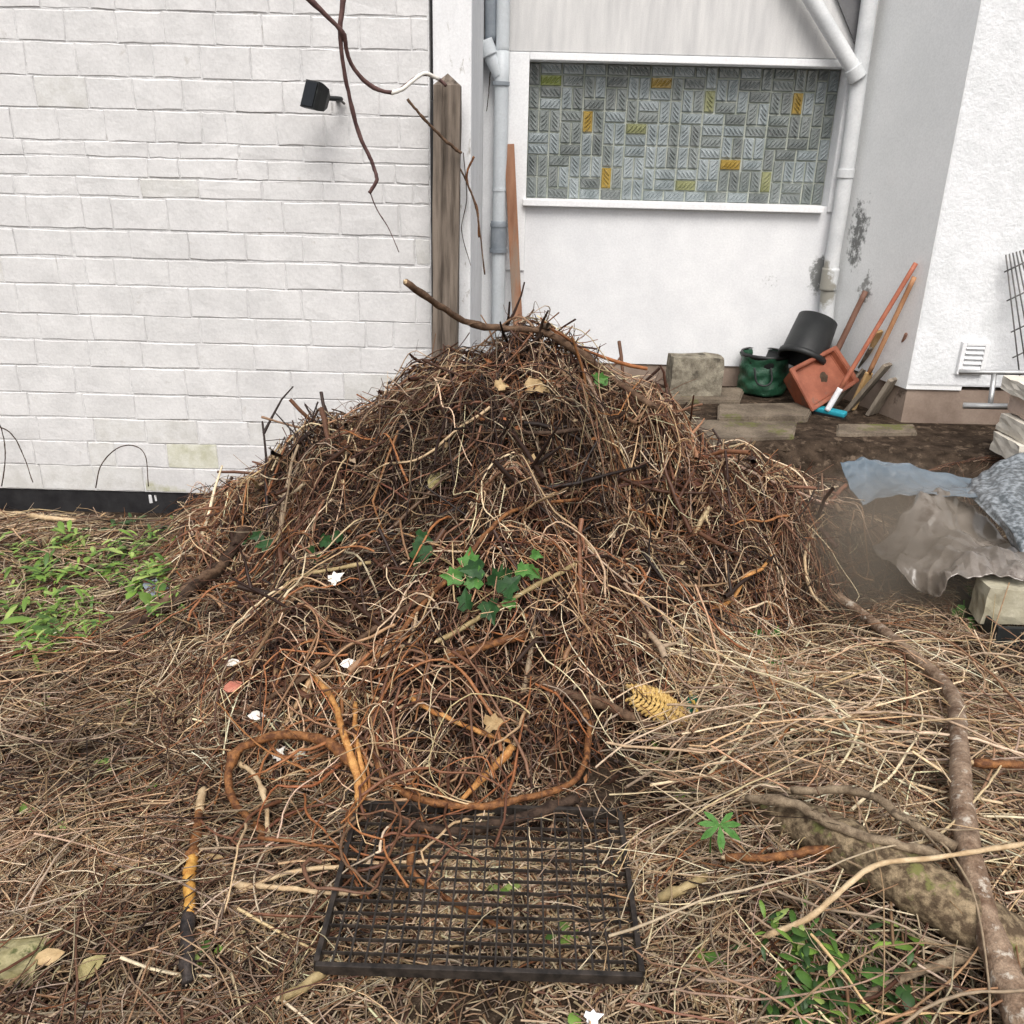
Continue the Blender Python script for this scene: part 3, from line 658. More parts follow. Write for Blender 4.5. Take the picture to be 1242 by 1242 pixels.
lm = [at(1067, 436, Y=4.9), at(1076, 430, Y=4.92), at(1080, 438, Y=4.9), at(1070, 442, Y=4.88)]
# metal rack and lattice at right
rk = empty('metal_rack', at(1200, 494, Y=4.45), 'pale galvanised metal rack with two rails before the vent', 'rack')
tube_obj('rail', [at(1163, 451, Y=4.5), at(1262, 452, Y=4.4)], .013, M['steel'], rk, 4, 4)
tube_obj('rail', [at(1168, 492, Y=4.4), at(1262, 494, Y=4.3)], .016, M['steel'], rk, 4, 4)
tube_obj('post', [at(1206, 453, Y=4.46), at(1201, 491, Y=4.37)], .014, M['steel'], rk, 4, 4)
lt = empty('wire_lattice', at(1240, 455, Y=4.6), 'grey wire lattice panel leaning on the wall at the right edge', 'lattice')
for k in range(6):
    tube_obj('wire', [at(1220 + k * 4.2, 309 - k * 1.2, Y=4.7), at(1237 + k * 9, 458 - k * 1, Y=4.62)], .004, M['rusty_wire'], lt, 6, 3)
for (x, y) in ((1218, 330), (1221, 365), (1226, 403), (1228, 434)):
    tube_obj('wire', [at(x, y, Y=4.68), at(x + 46, y - 22, Y=4.66)], .004, M['rusty_wire'], lt, 6, 3)
# pale stones stacked at the right edge
SY = 3.9
for (xa, ya, xb, yb, mt, lab) in ((1236, 546, 1302, 566, 'pale_stone', 'lowest pale cut stone in the stack above the grey tarp'), (1245, 521, 1304, 541, 'pale_stone', 'second pale cut stone from below in the right hand stack'),
                                 (1256, 496, 1304, 516, 'pink_stone', 'pinkish stone in the upper part of the right hand stack'), (1250, 474, 1304, 489, 'pale_stone', 'topmost pale stone of the stack beside the metal rack')):
    p, q_ = at(xa, yb, Y=SY), at(xb, ya, Y=SY); SY += .03
    block('cut_stone', p.x, q_.x, SY, SY + .24, p.z, q_.z, .004, M[mt], lab, 'stone', random.uniform(-.05, .05), 'cut stones stacked at the right edge')
p = at(1190, 575, Y=3.95)
# yellowed block lower right, with black tray
p, q_ = at(1192, 757, Y=2.86), at(1275, 717, Y=2.86)
block('concrete_block', p.x, q_.x, 2.86, 2.97, p.z, q_.z, .004, M['block'], 'yellowed concrete block supporting the muddy plastic sheet', 'concrete block', -.05)
p, q_ = at(1200, 800, Y=2.78), at(1280, 762, Y=2.78)
tr = empty('plastic_tray', (p.x + .1, 2.85, p.z), 'black plastic tray under the yellowed block at the right edge', 'tray')
part('base', boxm('base', p.x + .006, q_.x, 2.79, 3.1, p.z, p.z + .012, .003), M['black_plastic'], tr)
part('rim', boxm('rim', p.x, q_.x, 2.775, 2.79, p.z, q_.z, .004), M['black_plastic'], tr)
part('rim', boxm('rim', p.x, p.x + .012, 2.791, 3.1, p.z + .013, q_.z, .004), M['black_plastic'], tr)

# ------------------------------------------------------------------ sheets
def sheet(name, rows, mat, label, amp, seed, nu=60, nv=36, freq=5):
    """rows: list of polylines of world points; a wrinkled sheet lofted across them"""
    rows = [spline(r, nu) for r in rows]; A = np.stack(rows, 0)             # k, nu, 3
    G = np.stack([spline(A[:, i], nv) for i in range(nu)], 1)               # nv, nu, 3
    r = np.random.default_rng(seed); u = np.linspace(0, 1, nu)[None]; v = np.linspace(0, 1, nv)[:, None]
    h = np.zeros((nv, nu))
    for k in range(6):
        a = r.normal(1.45, .55); f = freq * (1 + k * .45); ph = r.uniform(0, 6.28); am = r.uniform(.6, 1) / (1 + k * .55)
        c = f * (u * math.cos(a) * 1.6 + v * math.sin(a)) + ph + .9 * np.sin(2.3 * v + 1.7 * k + 1.5 * u) + .7 * np.sin(3.1 * u + 2 * k)
        h += (1 - np.abs(2 * (c / math.pi - np.floor(c / math.pi)) - 1)) ** 1.5 * am * (.45 + .55 * np.sin(2.6 * u + 1.9 * v + ph))
    for k in range(7):
        a = r.uniform(0, 3.14); c = r.uniform(9, 20) * (u * math.cos(a) * 1.6 + v * math.sin(a)) + r.uniform(0, 6) + 1.1 * np.sin(4 * u + 5 * v + k)
        h += .13 * (1 - np.abs(2 * (c / math.pi - np.floor(c / math.pi)) - 1)) * np.clip(np.sin(5 * u * math.sin(k + 1) + 6 * v * math.cos(k) + k), -.2, 1)
    h -= h.mean()
    du_ = np.gradient(G, axis=1); dv_ = np.gradient(G, axis=0); nn = np.cross(du_, dv_); nn /= np.linalg.norm(nn, axis=2, keepdims=True) + 1e-9
    if nn[..., 2].mean() < 0: nn = -nn
    G = G + nn * (h * amp)[..., None]
    idx = np.arange(nv * nu).reshape(nv, nu); Q = np.stack([idx[:-1, :-1], idx[:-1, 1:], idx[1:, 1:], idx[1:, :-1]], -1).reshape(-1, 4)
    me = fastmesh(name, G.reshape(-1, 3), Q); me.set_sharp_from_angle(angle=math.radians(16)); o = link(name, me, mat)
    s = o.modifiers.new('thick', 'SOLIDIFY'); s.thickness = .003
    return tag(o, label, 'tarp')
A_ = lambda L: [at(x, y, Y=Yv) for x, y, Yv in L]
sheet('blue_tarp', [A_([(1017, 573, 3.82), (1060, 566, 3.86), (1120, 570, 3.88), (1180, 578, 3.86)]), A_([(1030, 592, 3.68), (1075, 588, 3.72), (1125, 588, 3.72), (1180, 592, 3.7)]), A_([(1046, 614, 3.58), (1070, 602, 3.62), (1120, 598, 3.58), (1185, 606, 3.5)])],
      M['blue_tarp'], 'blue grey tarp sheet stretched out below the brown bank', .045, 3, 110, 50, 3)
sheet('grey_tarp', [A_([(1168, 592, 3.75), (1200, 568, 3.82), (1250, 548, 3.85), (1300, 540, 3.85)]), A_([(1178, 605, 3.55), (1210, 600, 3.5), (1255, 590, 3.5), (1300, 585, 3.5)]), A_([(1210, 636, 3.3), (1232, 640, 3.2), (1262, 640, 3.2), (1310, 630, 3.2)]), A_([(1228, 662, 3.2), (1246, 672, 3.1), (1275, 675, 3.1), (1320, 670, 3.1)])],
      M['grey_tarp'], 'dark grey tarp with pale glints painted in bulging at the right edge', .03, 4, 90, 60, 2)
sheet('plastic_sheet', [A_([(1078, 640, 3.5), (1120, 604, 3.62), (1160, 606, 3.62), (1215, 640, 3.5), (1245, 668, 3.4)]), A_([(1060, 668, 3.3), (1110, 636, 3.36), (1150, 640, 3.32), (1200, 665, 3.2), (1250, 684, 3.1)]), A_([(1085, 690, 3.12), (1120, 676, 3.14), (1160, 672, 3.1), (1205, 680, 3.05), (1260, 690, 2.95)]), A_([(1120, 716, 2.98), (1140, 722, 2.92), (1170, 708, 2.92), (1215, 697, 2.9), (1270, 694, 2.86)])],
      M['brown_plastic'], 'crumpled muddy brown plastic sheet below the grey tarp', .085, 5, 150, 90, 4.2)

# ------------------------------------------------------------------ steel grate
gN = [at(377, 1163, Z=.098), at(771, 1196, Z=.098), at(757, 980, Z=.09), at(441, 983, Z=.09)]
ctr = sum((p for p in gN), Vector()) / 4
ex = ((gN[1] - gN[0]).normalized() + (gN[2] - gN[3]).normalized()).normalized()
ey = ((gN[3] - gN[0]).normalized() + (gN[2] - gN[1]).normalized()); ey = (ey - ex * ey.dot(ex)).normalized(); ez = ex.cross(ey)
GW = ((gN[1] - gN[0]).length + (gN[2] - gN[3]).length) / 2; GD = ((gN[3] - gN[0]).length + (gN[2] - gN[1]).length) / 2
gm = Matrix(((ex.x, ey.x, ez.x, ctr.x), (ex.y, ey.y, ez.y, ctr.y), (ex.z, ey.z, ez.z, ctr.z), (0, 0, 0, 1)))
gt = empty('steel_grate', ctr, 'rectangular black steel floor grate lying on straw before the brush pile', 'grate')
for a in (-1, 1):
    part('frame_bar', boxm('frame_bar', -GW / 2, GW / 2, a * GD / 2 - .006, a * GD / 2 + .006, -.013, .011, .0015, 0, gm), M['grate'], gt)
    part('frame_bar', boxm('frame_bar', a * GW / 2 - .006, a * GW / 2 + .006, -GD / 2 + .0065, GD / 2 - .0065, -.018, .012, .0015, 0, gm), M['grate'], gt)
nc, nr = 20, 14
for k in range(1, nr):
    y = -GD / 2 + GD * k / nr
    part('bearing_bar', boxm('bearing_bar', -GW / 2 + .0065, GW / 2 - .0065, y - .0013, y + .0013, -.002, .0062, 0, 0, gm), M['grate'], gt)
for k in range(1, nc):
    x = -GW / 2 + GW * k / nc
    part('cross_bar', boxm('cross_bar', x - .0021, x + .0021, -GD / 2 + .0065, GD / 2 - .0065, .003, .0085, 0, 0, gm), M['grate'], gt)

# ------------------------------------------------------------------ twigs: colours and generator
PAL = np.array([[.028, .013, .008], [.070, .028, .015], [.130, .056, .030], [.19, .100, .056], [.30, .185, .105], [.46, .33, .20], [.66, .53, .37], [.34, .26, .185], [.26, .105, .04]])
def colours(n, wts):
    wts = np.array(wts, float); k = rng.choice(len(PAL), n, p=wts / wts.sum())
    return np.clip(PAL[k] * rng.uniform(.75, 1.25, (n, 1)) * rng.uniform(.93, 1.07, (n, 3)), 0, .8)
patch = .9 + 1.0 * vnoise(.30, 21) + .7 * vnoise(.12, 22)          # clumps of lighter and darker plant matter
def strands(x, y, head, length, S, curl, bend, off, lift, wob=.004):
    n = len(x); L = np.broadcast_to(length, (n,)); st = (L / (S - 1))[:, None]
    kink = rng.normal(0, .7, (n, S)) * (rng.random((n, S)) < .13)
    h = head[:, None] + np.cumsum(rng.normal(0, 1, (n, S)) * np.broadcast_to(curl, (n,))[:, None] + kink, 1) + np.broadcast_to(bend, (n,))[:, None] * np.linspace(0, 1, S)[None]
    dx = np.cos(h) * st; dy = np.sin(h) * st
    X = x[:, None] + np.cumsum(dx, 1) - dx.sum(1, keepdims=True) / 2; Yv = y[:, None] + np.cumsum(dy, 1) - dy.sum(1, keepdims=True) / 2
    t = np.linspace(0, 1, S)[None]
    Yv = np.minimum(Yv, np.where((X < -1.2) & (X > -2.12), 3.86 + rng.uniform(-.03, .03, (n, 1)), 4.16))
    # smooth the surface heights along the strand so that stiff stems bridge the hollows
    Z = surf(X, Yv)
    Zs = Z.copy()
    for _ in range(2): Zs[:, 1:-1] = np.maximum((Zs[:, :-2] + Zs[:, 1:-1] + Zs[:, 2:]) / 3, Zs[:, 1:-1] - .02)
    Z = Zs + np.broadcast_to(off, (n,))[:, None] + np.broadcast_to(lift, (n,))[:, None] * np.sin(math.pi * t) + np.cumsum(rng.normal(0, wob, (n, S)), 1)
    return np.stack([X, Yv, Z], -1)
def taper(n, S, r): return r[:, None] * (1 - .55 * np.linspace(0, 1, S)[None]) * rng.uniform(.85, 1.15, (n, S))
def rep(c, S, sides): return np.repeat(c, S * sides, axis=0)
class Bag:
    def __init__(s): s.V, s.Q, s.C, s.n = [], [], [], 0
    def add(s, P, rad, sides, c):
        V, Q = tubes(P, rad, sides); s.V.append(V); s.Q.append(Q + s.n); s.n += len(V); s.C.append(rep(c, P.shape[1], sides))
    def build(s, name, mat): return link(name, fastmesh(name, np.vstack(s.V), np.vstack(s.Q), np.vstack(s.C)), mat)
def sample(n, wfun):
    """random places weighted by a grid"""
    p = wfun.ravel() / wfun.sum(); k = rng.choice(p.size, n, p=p); i, j = np.unravel_index(k, wfun.shape)
    return gx[i] + rng.uniform(-.01, .01, n), gy[j] + rng.uniform(-.01, .01, n)
slope = np.hypot(*np.gradient(surfg, GS)); area = np.sqrt(1 + np.minimum(slope, 2.5) ** 2)
front = sstep(4.25, 3.6, YY) * .6 + .4
wpile = (pile > .05) * area * front * (1 - .65 * HOLL)
gradx, grady = np.gradient(surfg, GS)

# --- the pile itself
bag_ = Bag()
def pile_batch(n, lmin, lmax, S, curl, bend, r_lo, r_hi, sides, off, lift, wts, down=.5, w=None):
    x, y = sample(n, wpile if w is None else w)
    dn = np.arctan2(-look(grady, x, y), -look(gradx, x, y)); hd = np.where(rng.random(n) < down, dn + rng.normal(0, .6, n), rng.uniform(0, 6.28, n))
    L = rng.uniform(lmin, lmax, n)
    P = strands(x, y, hd, L, S, curl, rng.normal(0, bend, n), rng.uniform(off[0], off[1], n), rng.uniform(0, lift, n))
    bag_.add(P, taper(n, S, rng.uniform(r_lo, r_hi, n)), sides, np.clip(colours(n, wts) * np.clip(look(patch, x, y), .35, 1.8)[:, None], 0, .75))
W1 = [5, 6, 5.5, 3.5, 2.6, 2.0, 1.6, 1.2, 2.2]; W2 = [7, 7, 4.5, 2.4, 1.2, .6, .3, .6, 1.6]; W3 = [1, 1.5, 2.5, 3, 4, 6, 7, 3, 2]
def stiff(n, lmin, lmax, S, r_lo, r_hi, off, tilt, wts, sides=3, bend=.12, fork=.5, w=None, to=None, az=None):
    to = to or bag_
    """stiff broken twigs lying criss-cross on the slope, some with a side shoot"""
    x, y = sample(n, wpile if w is None else w); z = surf(x, y); gx_, gy_ = np.clip(look(gradx, x, y), -1.6, 1.6), np.clip(look(grady, x, y), -1.6, 1.6)
    N = np.stack([-gx_, -gy_, np.ones(n)], -1); N /= np.linalg.norm(N, axis=1, keepdims=True)
    t1 = np.cross(N, np.array([0, 1., 0])); t1 /= np.linalg.norm(t1, axis=1, keepdims=True); t2 = np.cross(N, t1)
    ph = rng.uniform(0, 6.283, n) if az is None else az + rng.normal(0, .8, n); T = t1 * np.cos(ph)[:, None] + t2 * np.sin(ph)[:, None] + N * rng.normal(0, tilt, n)[:, None]; T /= np.linalg.norm(T, axis=1, keepdims=True)
    B = np.cross(N, T); L = lmin + (lmax - lmin) * rng.random(n) ** 1.6; t = np.linspace(-.5, .5, S)
    P = np.stack([x, y, z], -1)[:, None] + (N * rng.uniform(off[0], off[1], n)[:, None])[:, None] + T[:, None] * (L[:, None] * t[None])[..., None]
    P = P + (B * (rng.normal(0, bend, n) * L)[:, None])[:, None] * ((t ** 2) * 4)[None, :, None] + N[:, None] * ((rng.normal(0, bend * .7, n) * L)[:, None] * ((t ** 2) * 4)[None])[..., None]
    P = P + np.cumsum(rng.normal(0, .018, (n, S, 3)) * L[:, None, None], 1) / math.sqrt(S)
    r = 1.14 * rng.uniform(r_lo, r_hi, n) * np.clip(L / .2, .6, 1.3); c = np.clip(colours(n, wts) * np.clip(look(patch, x, y), .3, 1.9)[:, None], 0, .75)
    P[:, :, 1] = np.minimum(P[:, :, 1], 4.17)
    to.add(P, taper(n, S, r), sides, c)
    k = np.where(rng.random(n) < fork)[0]; m = len(k); q = rng.integers(1, S - 1, m); sg = np.sign(rng.normal(size=m))
    D = T[k] * .75 + B[k] * (sg * rng.uniform(.4, .9, m))[:, None] + N[k] * rng.uniform(-.1, .5, m)[:, None]; D /= np.linalg.norm(D, axis=1, keepdims=True)
    tt = np.linspace(0, 1, 4); Pf = P[k, q][:, None] + D[:, None] * ((L[k] * rng.uniform(.2, .5, m))[:, None] * tt[None])[..., None] + np.cumsum(rng.normal(0, .02, (m, 4, 3)) * L[k][:, None, None], 1) * tt[None, :, None]
    to.add(Pf, taper(m, 4, r[k] * .7), sides, c[k])
pile_batch(2600, .10, .32, 8, .12, .7, .0018, .0036, 3, (-.03, .02), .03, W2, .25)
pile_batch(2000, .06, .24, 8, .22, 1.3, .0009, .0019, 3, (-.01, .05), .05, W1, .2)
pile_batch(1000, .2, .50, 12, .12, 1.0, .0014, .0030, 4, (.01, .07), .08, W1, .3)
pile_batch(900, .10, .35, 10, .14, 1.6, .0013, .0026, 4, (.03, .08), .07, W3, .2)
stiff(5200, .05, .34, 6, .0012, .0032, (-.03, .035), .22, W2)
stiff(4200, .04, .26, 6, .0010, .0026, (.0, .06), .30, W1)
stiff(2600, .03, .16, 5, .0010, .0024, (.03, .075), .35, W3, fork=.3)
stiff(1500, .015, .07, 4, .0014, .0034, (.02, .075), .4, [1, 1, 1, 1, 3, 5, 6, 2, 3], fork=0)
stiff(520, .18, .60, 9, .0032, .0080, (-.02, .05), .16, W2, 6, .08, .8)
n = 700; x, y = sample(n, wpile * (slope > .4)); z = surf(x, y)
dirs = np.stack([rng.normal(0, .6, n) + -look(gradx, x, y) * .35, rng.normal(0, .5, n) - .1, rng.uniform(.0, .8, n)], -1); dirs /= np.linalg.norm(dirs, axis=1, keepdims=True)
t = np.linspace(-.3, 1, 6); L = rng.uniform(.06, .22, n)
P = np.stack([x, y, z], -1)[:, None] + dirs[:, None] * (L[:, None] * t[None])[..., None] + np.cumsum(rng.normal(0, .006, (n, 6, 3)), 1)
bag_.add(P, taper(n, 6, rng.uniform(.0012, .003, n)), 4, colours(n, W1))
pl = bag_.build('brush_pile', M['twig'])
tag(pl, 'high heap of tangled brown twigs, roots and vines in front of the walls', 'brush heap', kind='stuff')
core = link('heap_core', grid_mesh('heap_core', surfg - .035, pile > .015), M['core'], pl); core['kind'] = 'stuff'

# --- ground litter
lit = Bag()
def litter(n, w, lmin, lmax, S, curl, bend, r_lo, r_hi, off, lift, wts, hd=None, sides=3):
    x, y = sample(n, w * (.15 + damp)); h = rng.uniform(0, 6.28, n) if hd is None else hd(x, y)
    tone_ = np.clip(.45 + .62 * look(damp, x, y), .4, 1.25)[:, None]
    lit.add(strands(x, y, h, rng.uniform(lmin, lmax, n), S, curl, rng.normal(0, bend, n), rng.uniform(off[0], off[1], n), rng.uniform(0, lift, n), .002), taper(n, S, rng.uniform(r_lo, r_hi, n)), sides, np.clip(colours(n, wts) * tone_, 0, .75))
damp = np.clip(.62 + 1.3 * vnoise(.42, 41) + .9 * vnoise(.15, 42), .08, 1.25)
vis = (np.abs(XX) < .62 * YY + .35) & (YY < 4.15) & (YY > 1.0)
open_ = vis & (pile < .12)
gratezone = (XX > -.45) & (XX < .36) & (YY > 1.35) & (YY < 2.0)
near = open_ & (YY < 1.75) & (XX < .60)
left = open_ & (XX < -.3) & (YY < 2.7)
leftfar = open_ & (XX < -.5) & (YY >= 2.5) & ((YY < 3.86) | (XX > -1.2) | (XX < -2.12))
right = open_ & (XX > .30 + .25 * (YY < 1.3)) & (YY < 2.6) & ~gratezone
mat_ = right & (XX > .52)
rfar = open_ & (XX > .5) & (YY >= 2.3) & (YY < 3.95)
mid = open_ & (YY < 2.3)
WS = [1, .6, .7, 1.2, 4, 8, 11, 3, .5]; WL = [1.5, 1.5, 1.6, 2.5, 4, 5, 4, 5, .8]; WR = [.8, .8, 1, 1.5, 4, 6, 6, 7, .6]
litter(10500, near * 1.0, .02, .09, 3, .06, .15, .0016, .0036, (.0, .025), .008, WS)
litter(3000, gratezone * 1.0, .02, .07, 3, .08, .2, .0012, .0026, (.0, .015), .006, [3, 3, 3, 3, 4, 4, 3, 2, 1])
litter(160, gratezone * 1.0, .04, .14, 5, .12, .5, .001, .002, (.05, .07), .02, WS)
litter(5600, left * 1.0, .025, .12, 4, .07, .3, .0012, .0031, (.0, .03), .012, WL)
litter(3400, mid * 1.0, .03, .12, 4, .10, .4, .001, .0024, (.0, .03), .012, WL)
radial = lambda x, y: np.arctan2(y - 2.9, x + .1) + rng.normal(0, .75, len(x))
litter(800, left * 1.0, .12, .42, 9, .07, .5, .0011, .0028, (.01, .05), .03, WL, radial)
litter(700, leftfar * 1.0, .15, .5, 9, .08, .5, .0012, .0028, (.0, .05), .03, WL, lambda x, y: rng.normal(0, .7, len(x)))
litter(2500, leftfar * 1.0, .03, .15, 4, .08, .5, .0012, .0028, (.0, .03), .02, WL)
litter(2600, rfar * 1.0, .06, .35, 8, .14, 1.0, .0009, .0022, (.0, .06), .04, WL)
litter(3800, right * 1.0, .03, .16, 4, .10, .5, .0010, .0024, (.0, .03), .02, [4, 4, 3, 3, 3, 3, 2, 3, 1])
stiff(900, .15, .75, 8, .0014, .0030, (.01, .10), .07, WR, 4, .10, .6, mat_ * 1.0, lit)
stiff(700, .10, .35, 6, .0012, .0026, (.01, .07), .10, WR, 3, .08, .6, right * 1.0, lit)
stiff(1300, .08, .40, 7, .0012, .0028, (.0, .06), .09, WL, 3, .08, .6, left * 1.0, lit)
stiff(900, .10, .45, 7, .0012, .0028, (.0, .05), .07, WL, 3, .08, .6, leftfar * 1.0, lit)
stiff(170, .05, .30, 6, .0012, .0028, (.0, .06), .55, WL, 3, .12, .6, ((YY > 3.84) & (YY < 4.12) & (XX < -1.2) & (XX > -2.6)) * 1.0, lit)
stiff(700, .06, .30, 6, .0011, .0024, (.0, .06), .12, WL, 3, .10, .6, rfar * 1.0, lit)
litter(750, mat_ * 1.0, .25, .8, 14, .05, .7, .0012, .0026, (.0, .09), .05, WR, lambda x, y: rng.normal(0.05, .75, len(x)), 4)
litter(500, mat_ * 1.0, .2, .6, 14, .09, 2.2, .0011, .0024, (.02, .11), .06, WR, None, 4)
bank = vis & (XX > .4) & (YY >= 3.7); 
litter(900, (np.abs(XX) < .62 * YY) * (XX > .4) * (YY > 3.7) * (YY < 4.6) * 1.0, .03, .15, 4, .2, .6, .001, .002, (.0, .015), .01, W2)
tag(lit.build('twig_litter', M['twig']), 'scattered straw, stems and twig litter covering the ground', 'twig litter', kind='stuff')

LAND = [('the ivy patch', 590, 700), ('the straw weave', 797, 850), ('the pile crown', 640, 400), ('the arched reddish root', 330, 930), ('the upright torn root', 425, 900), ('the grate', 600, 1090), ('the burnt stick', 235, 1080),
        ('the forked dark branch', 200, 735), ('the palmate leaf', 873, 1003), ('the mossy log', 1090, 1060), ('the pale barked log', 1190, 1080), ('the green weed clumps', 1030, 1160), ('the tarp', 1080, 640), ('the upright olive leaf', 520, 590), ('the brick wall base', 200, 610), ('the flat mossy stone', 30, 1170), ('the right flank hollow', 800, 655), ('the split orange root', 900, 720), ('the white left flake', 275, 805)]
def project(p):
    c = R.T @ (np.asarray(p) - np.array([0, 0, CAMH])); return 621 + c[0] / -c[2] * F, 621 - c[1] / -c[2] * F
def where(p):
    x, y = project(p); d = [math.hypot(x - a, y - b) for _, a, b in LAND]; k = int(np.argmin(d)); nm, a, b = LAND[k]
    if d[k] < 22: return 'over ' + nm
    far = 'far ' if d[k] > 95 else ('just ' if d[k] < 50 else '')
    an = math.degrees(math.atan2(b - y, x - a)) % 360
    return far + ('right of', 'above and right of', 'above', 'above and left of', 'left of', 'below and left of', 'below', 'below and right of')[int((an + 22.5) // 45) % 8] + ' ' + nm
def tone(c):
    l = float(np.dot(c, (.3, .59, .11)))
    return 'dark brown' if l < .05 else ('reddish brown' if c[0] > 2.0 * c[1] else 'mid brown') if l < .12 else ('tan' if l < .28 else 'pale')
def shape(P):
    L = np.linalg.norm(np.diff(P, axis=0), axis=1).sum(); ch = np.linalg.norm(P[-1] - P[0]) / L
    return ('short ' if L < .33 else 'long ' if L > .6 else '') + ('curled' if ch < .6 else 'bent' if ch < .86 else 'straight')
# crumbs of dead leaf and bark scattered over heap and ground
n = 5200; x, y = sample(n, (vis & (YY < 3.95)) * (.35 + .65 * (pile > .05)) * area); z = surf(x, y) + rng.uniform(.005, .055, n) * (.5 + .5 * (look(pile, x, y) > .05))
L = rng.uniform(.005, .022, n) * rng.uniform(.6, 1.4, n); a1 = rng.normal(size=(n, 3)); a1[:, 2] *= .5; a1 /= np.linalg.norm(a1, axis=1, keepdims=True); a2 = np.cross(a1, rng.normal(size=(n, 3))); a2 /= np.linalg.norm(a2, axis=1, keepdims=True); a3 = np.cross(a1, a2)
base_ = np.stack([x, y, z], -1); lw = rng.uniform(.25, .6, n)
V = np.stack([base_ + a1 * L[:, None], base_ + a2 * (L * lw)[:, None] + a3 * (L * .2)[:, None], base_ - a1 * L[:, None] * .9, base_ - a2 * (L * lw)[:, None] + a3 * (L * .25)[:, None]], 1).reshape(-1, 3)
i0_ = np.arange(n) * 4; T_ = np.concatenate([np.stack([i0_, i0_ + 1, i0_ + 2], -1), np.stack([i0_, i0_ + 2, i0_ + 3], -1)])
tag(link('leaf_crumbs', fastmesh('leaf_crumbs', V, T_, np.repeat(colours(n, [2, 3, 3, 4, 4, 3, 2, 3, 2]), 4, axis=0), False), M['twig']), 'crumbs of dead leaf and bark strewn over heap and ground', kind='stuff')
cl = [[], []]
for _ in range(190):
    x, y = random.uniform(.35, 2.7), random.uniform(3.75, 5.0)
    if x > .95 * OX * y / OY - .05 and y > OY - .05: continue
    if .8 < x < 1.9 and y > 4.55: continue
    r = random.choice((.006, .008, .010, .014, .022)) * random.uniform(.7, 1.2); b = len(cl[0]); z = float(look(terr, x, y))
    for d in ((1, 0, 0), (-1, 0, 0), (0, 1, 0), (0, -1, 0), (0, 0, .7), (0, 0, -.7)): cl[0].append((x + d[0] * r * random.uniform(.6, 1.3), y + d[1] * r * random.uniform(.6, 1.3), z + d[2] * r * random.uniform(.6, 1.3)))
    for i, j in ((0, 2), (2, 1), (1, 3), (3, 0)): cl[1] += [(b + i, b + j, b + 4), (b + j, b + i, b + 5)]
tag(link('soil_clods', pymesh('soil_clods', *cl), pmat('crumbled_soil', (.04, .028, .019), (.11, .082, .058), 30, .95, .6, 80, .1)), 'crumbled soil and grit on the brown bank', kind='stuff')
# --- the larger pieces one can pick out, each an object of its own
def single(name, label, cat, group, P, rad, sides, c):
    V, Q = tubes(P[None], rad[None], sides); o = link(name, fastmesh(name, V, Q, np.tile(c, (len(V), 1))), M['twig']); return tag(o, label, cat, group)
def many(n, name, label, cat, group, w, lmin, lmax, S, curl, bend, rl, rh, off, lift, wts, hd=None, down=None):
    x, y = sample(n, w); h = rng.uniform(0, 6.28, n) if hd is None else hd(x, y)
    P = strands(x, y, h, rng.uniform(lmin, lmax, n), S, curl, rng.normal(0, bend, n), rng.uniform(off[0], off[1], n), rng.uniform(0, lift, n), .003)
    rad = taper(n, S, rng.uniform(rl, rh, n)); c = colours(n, wts)
    for i in range(n): single(name, shape(P[i]) + ' ' + tone(c[i]) + ' ' + label + ' ' + where(P[i][S // 2]), cat, group, P[i], rad[i], 6, c[i])
def zone(px0, py0, px1, py1):
    m = np.zeros_like(XX)
    for _ in range(160):
        p = hit(random.uniform(px0, px1), random.uniform(py0, py1)); m += np.exp(-((XX - p.x) ** 2 + (YY - p.y) ** 2) / .003)
    return m
ztan = zone(300, 850, 600, 1045)
many(46, 'peeled_root', 'peeled root before the pile', 'root', 'peeled roots before the pile', ztan, .18, .5, 14, .12, 1.4, .0030, .0065, (.03, .10), .06, [0, 2, 3, 2, 2, 1, 0, 0, 8])
many(22, 'peeled_root', 'peeled root over the grate corner', 'root', 'peeled roots before the pile', zone(400, 970, 570, 1075), .15, .4, 14, .12, 1.4, .0030, .0055, (.04, .09), .05, [0, 2, 4, 3, 2, 2, 1, 0, 7])
many(26, 'peeled_root', 'slender peeled root before the pile', 'root', 'peeled roots before the pile', ztan, .2, .5, 16, .12, 1.8, .0018, .0034, (.05, .12), .06, [0, 0, 0, 1, 4, 5, 4, 0, 4])
downh = lambda x, y: np.arctan2(-look(grady, x, y), -look(gradx, x, y)) + rng.normal(0, .8, len(x))
wfrontpile = wpile * (YY < 3.5)
many(110, 'twig', 'twig on the pile', 'twig', 'thick twigs on the brush pile', wfrontpile, .2, .5, 14, .05, .4, .003, .006, (.05, .09), .04, [1, 3, 5, 5, 3, 1, .3, .5, 4], downh)
many(70, 'root', 'root on the pile', 'root', 'pale roots on the brush pile', wfrontpile, .2, .55, 16, .12, 1.8, .0022, .004, (.06, .10), .05, [0, 0, 0, 1, 4, 6, 4, 0, 2])
many(120, 'vine_stem', 'vine stem', 'stem', 'vine stems at lower right', mat_ * 1.0, .4, 1.0, 20, .06, 1.0, .0022, .0044, (.05, .14), .09, [0, 0, .5, 1, 4, 6, 5, 8, 0], lambda x, y: rng.normal(0.0, .5, len(x)))
many(30, 'twig', 'loose twig', 'twig', 'loose twigs at lower left', left * 1.0, .2, .5, 12, .08, .5, .002, .004, (.03, .05), .02, [1, 3, 4, 4, 4, 2, 1, 1, 1], radial)

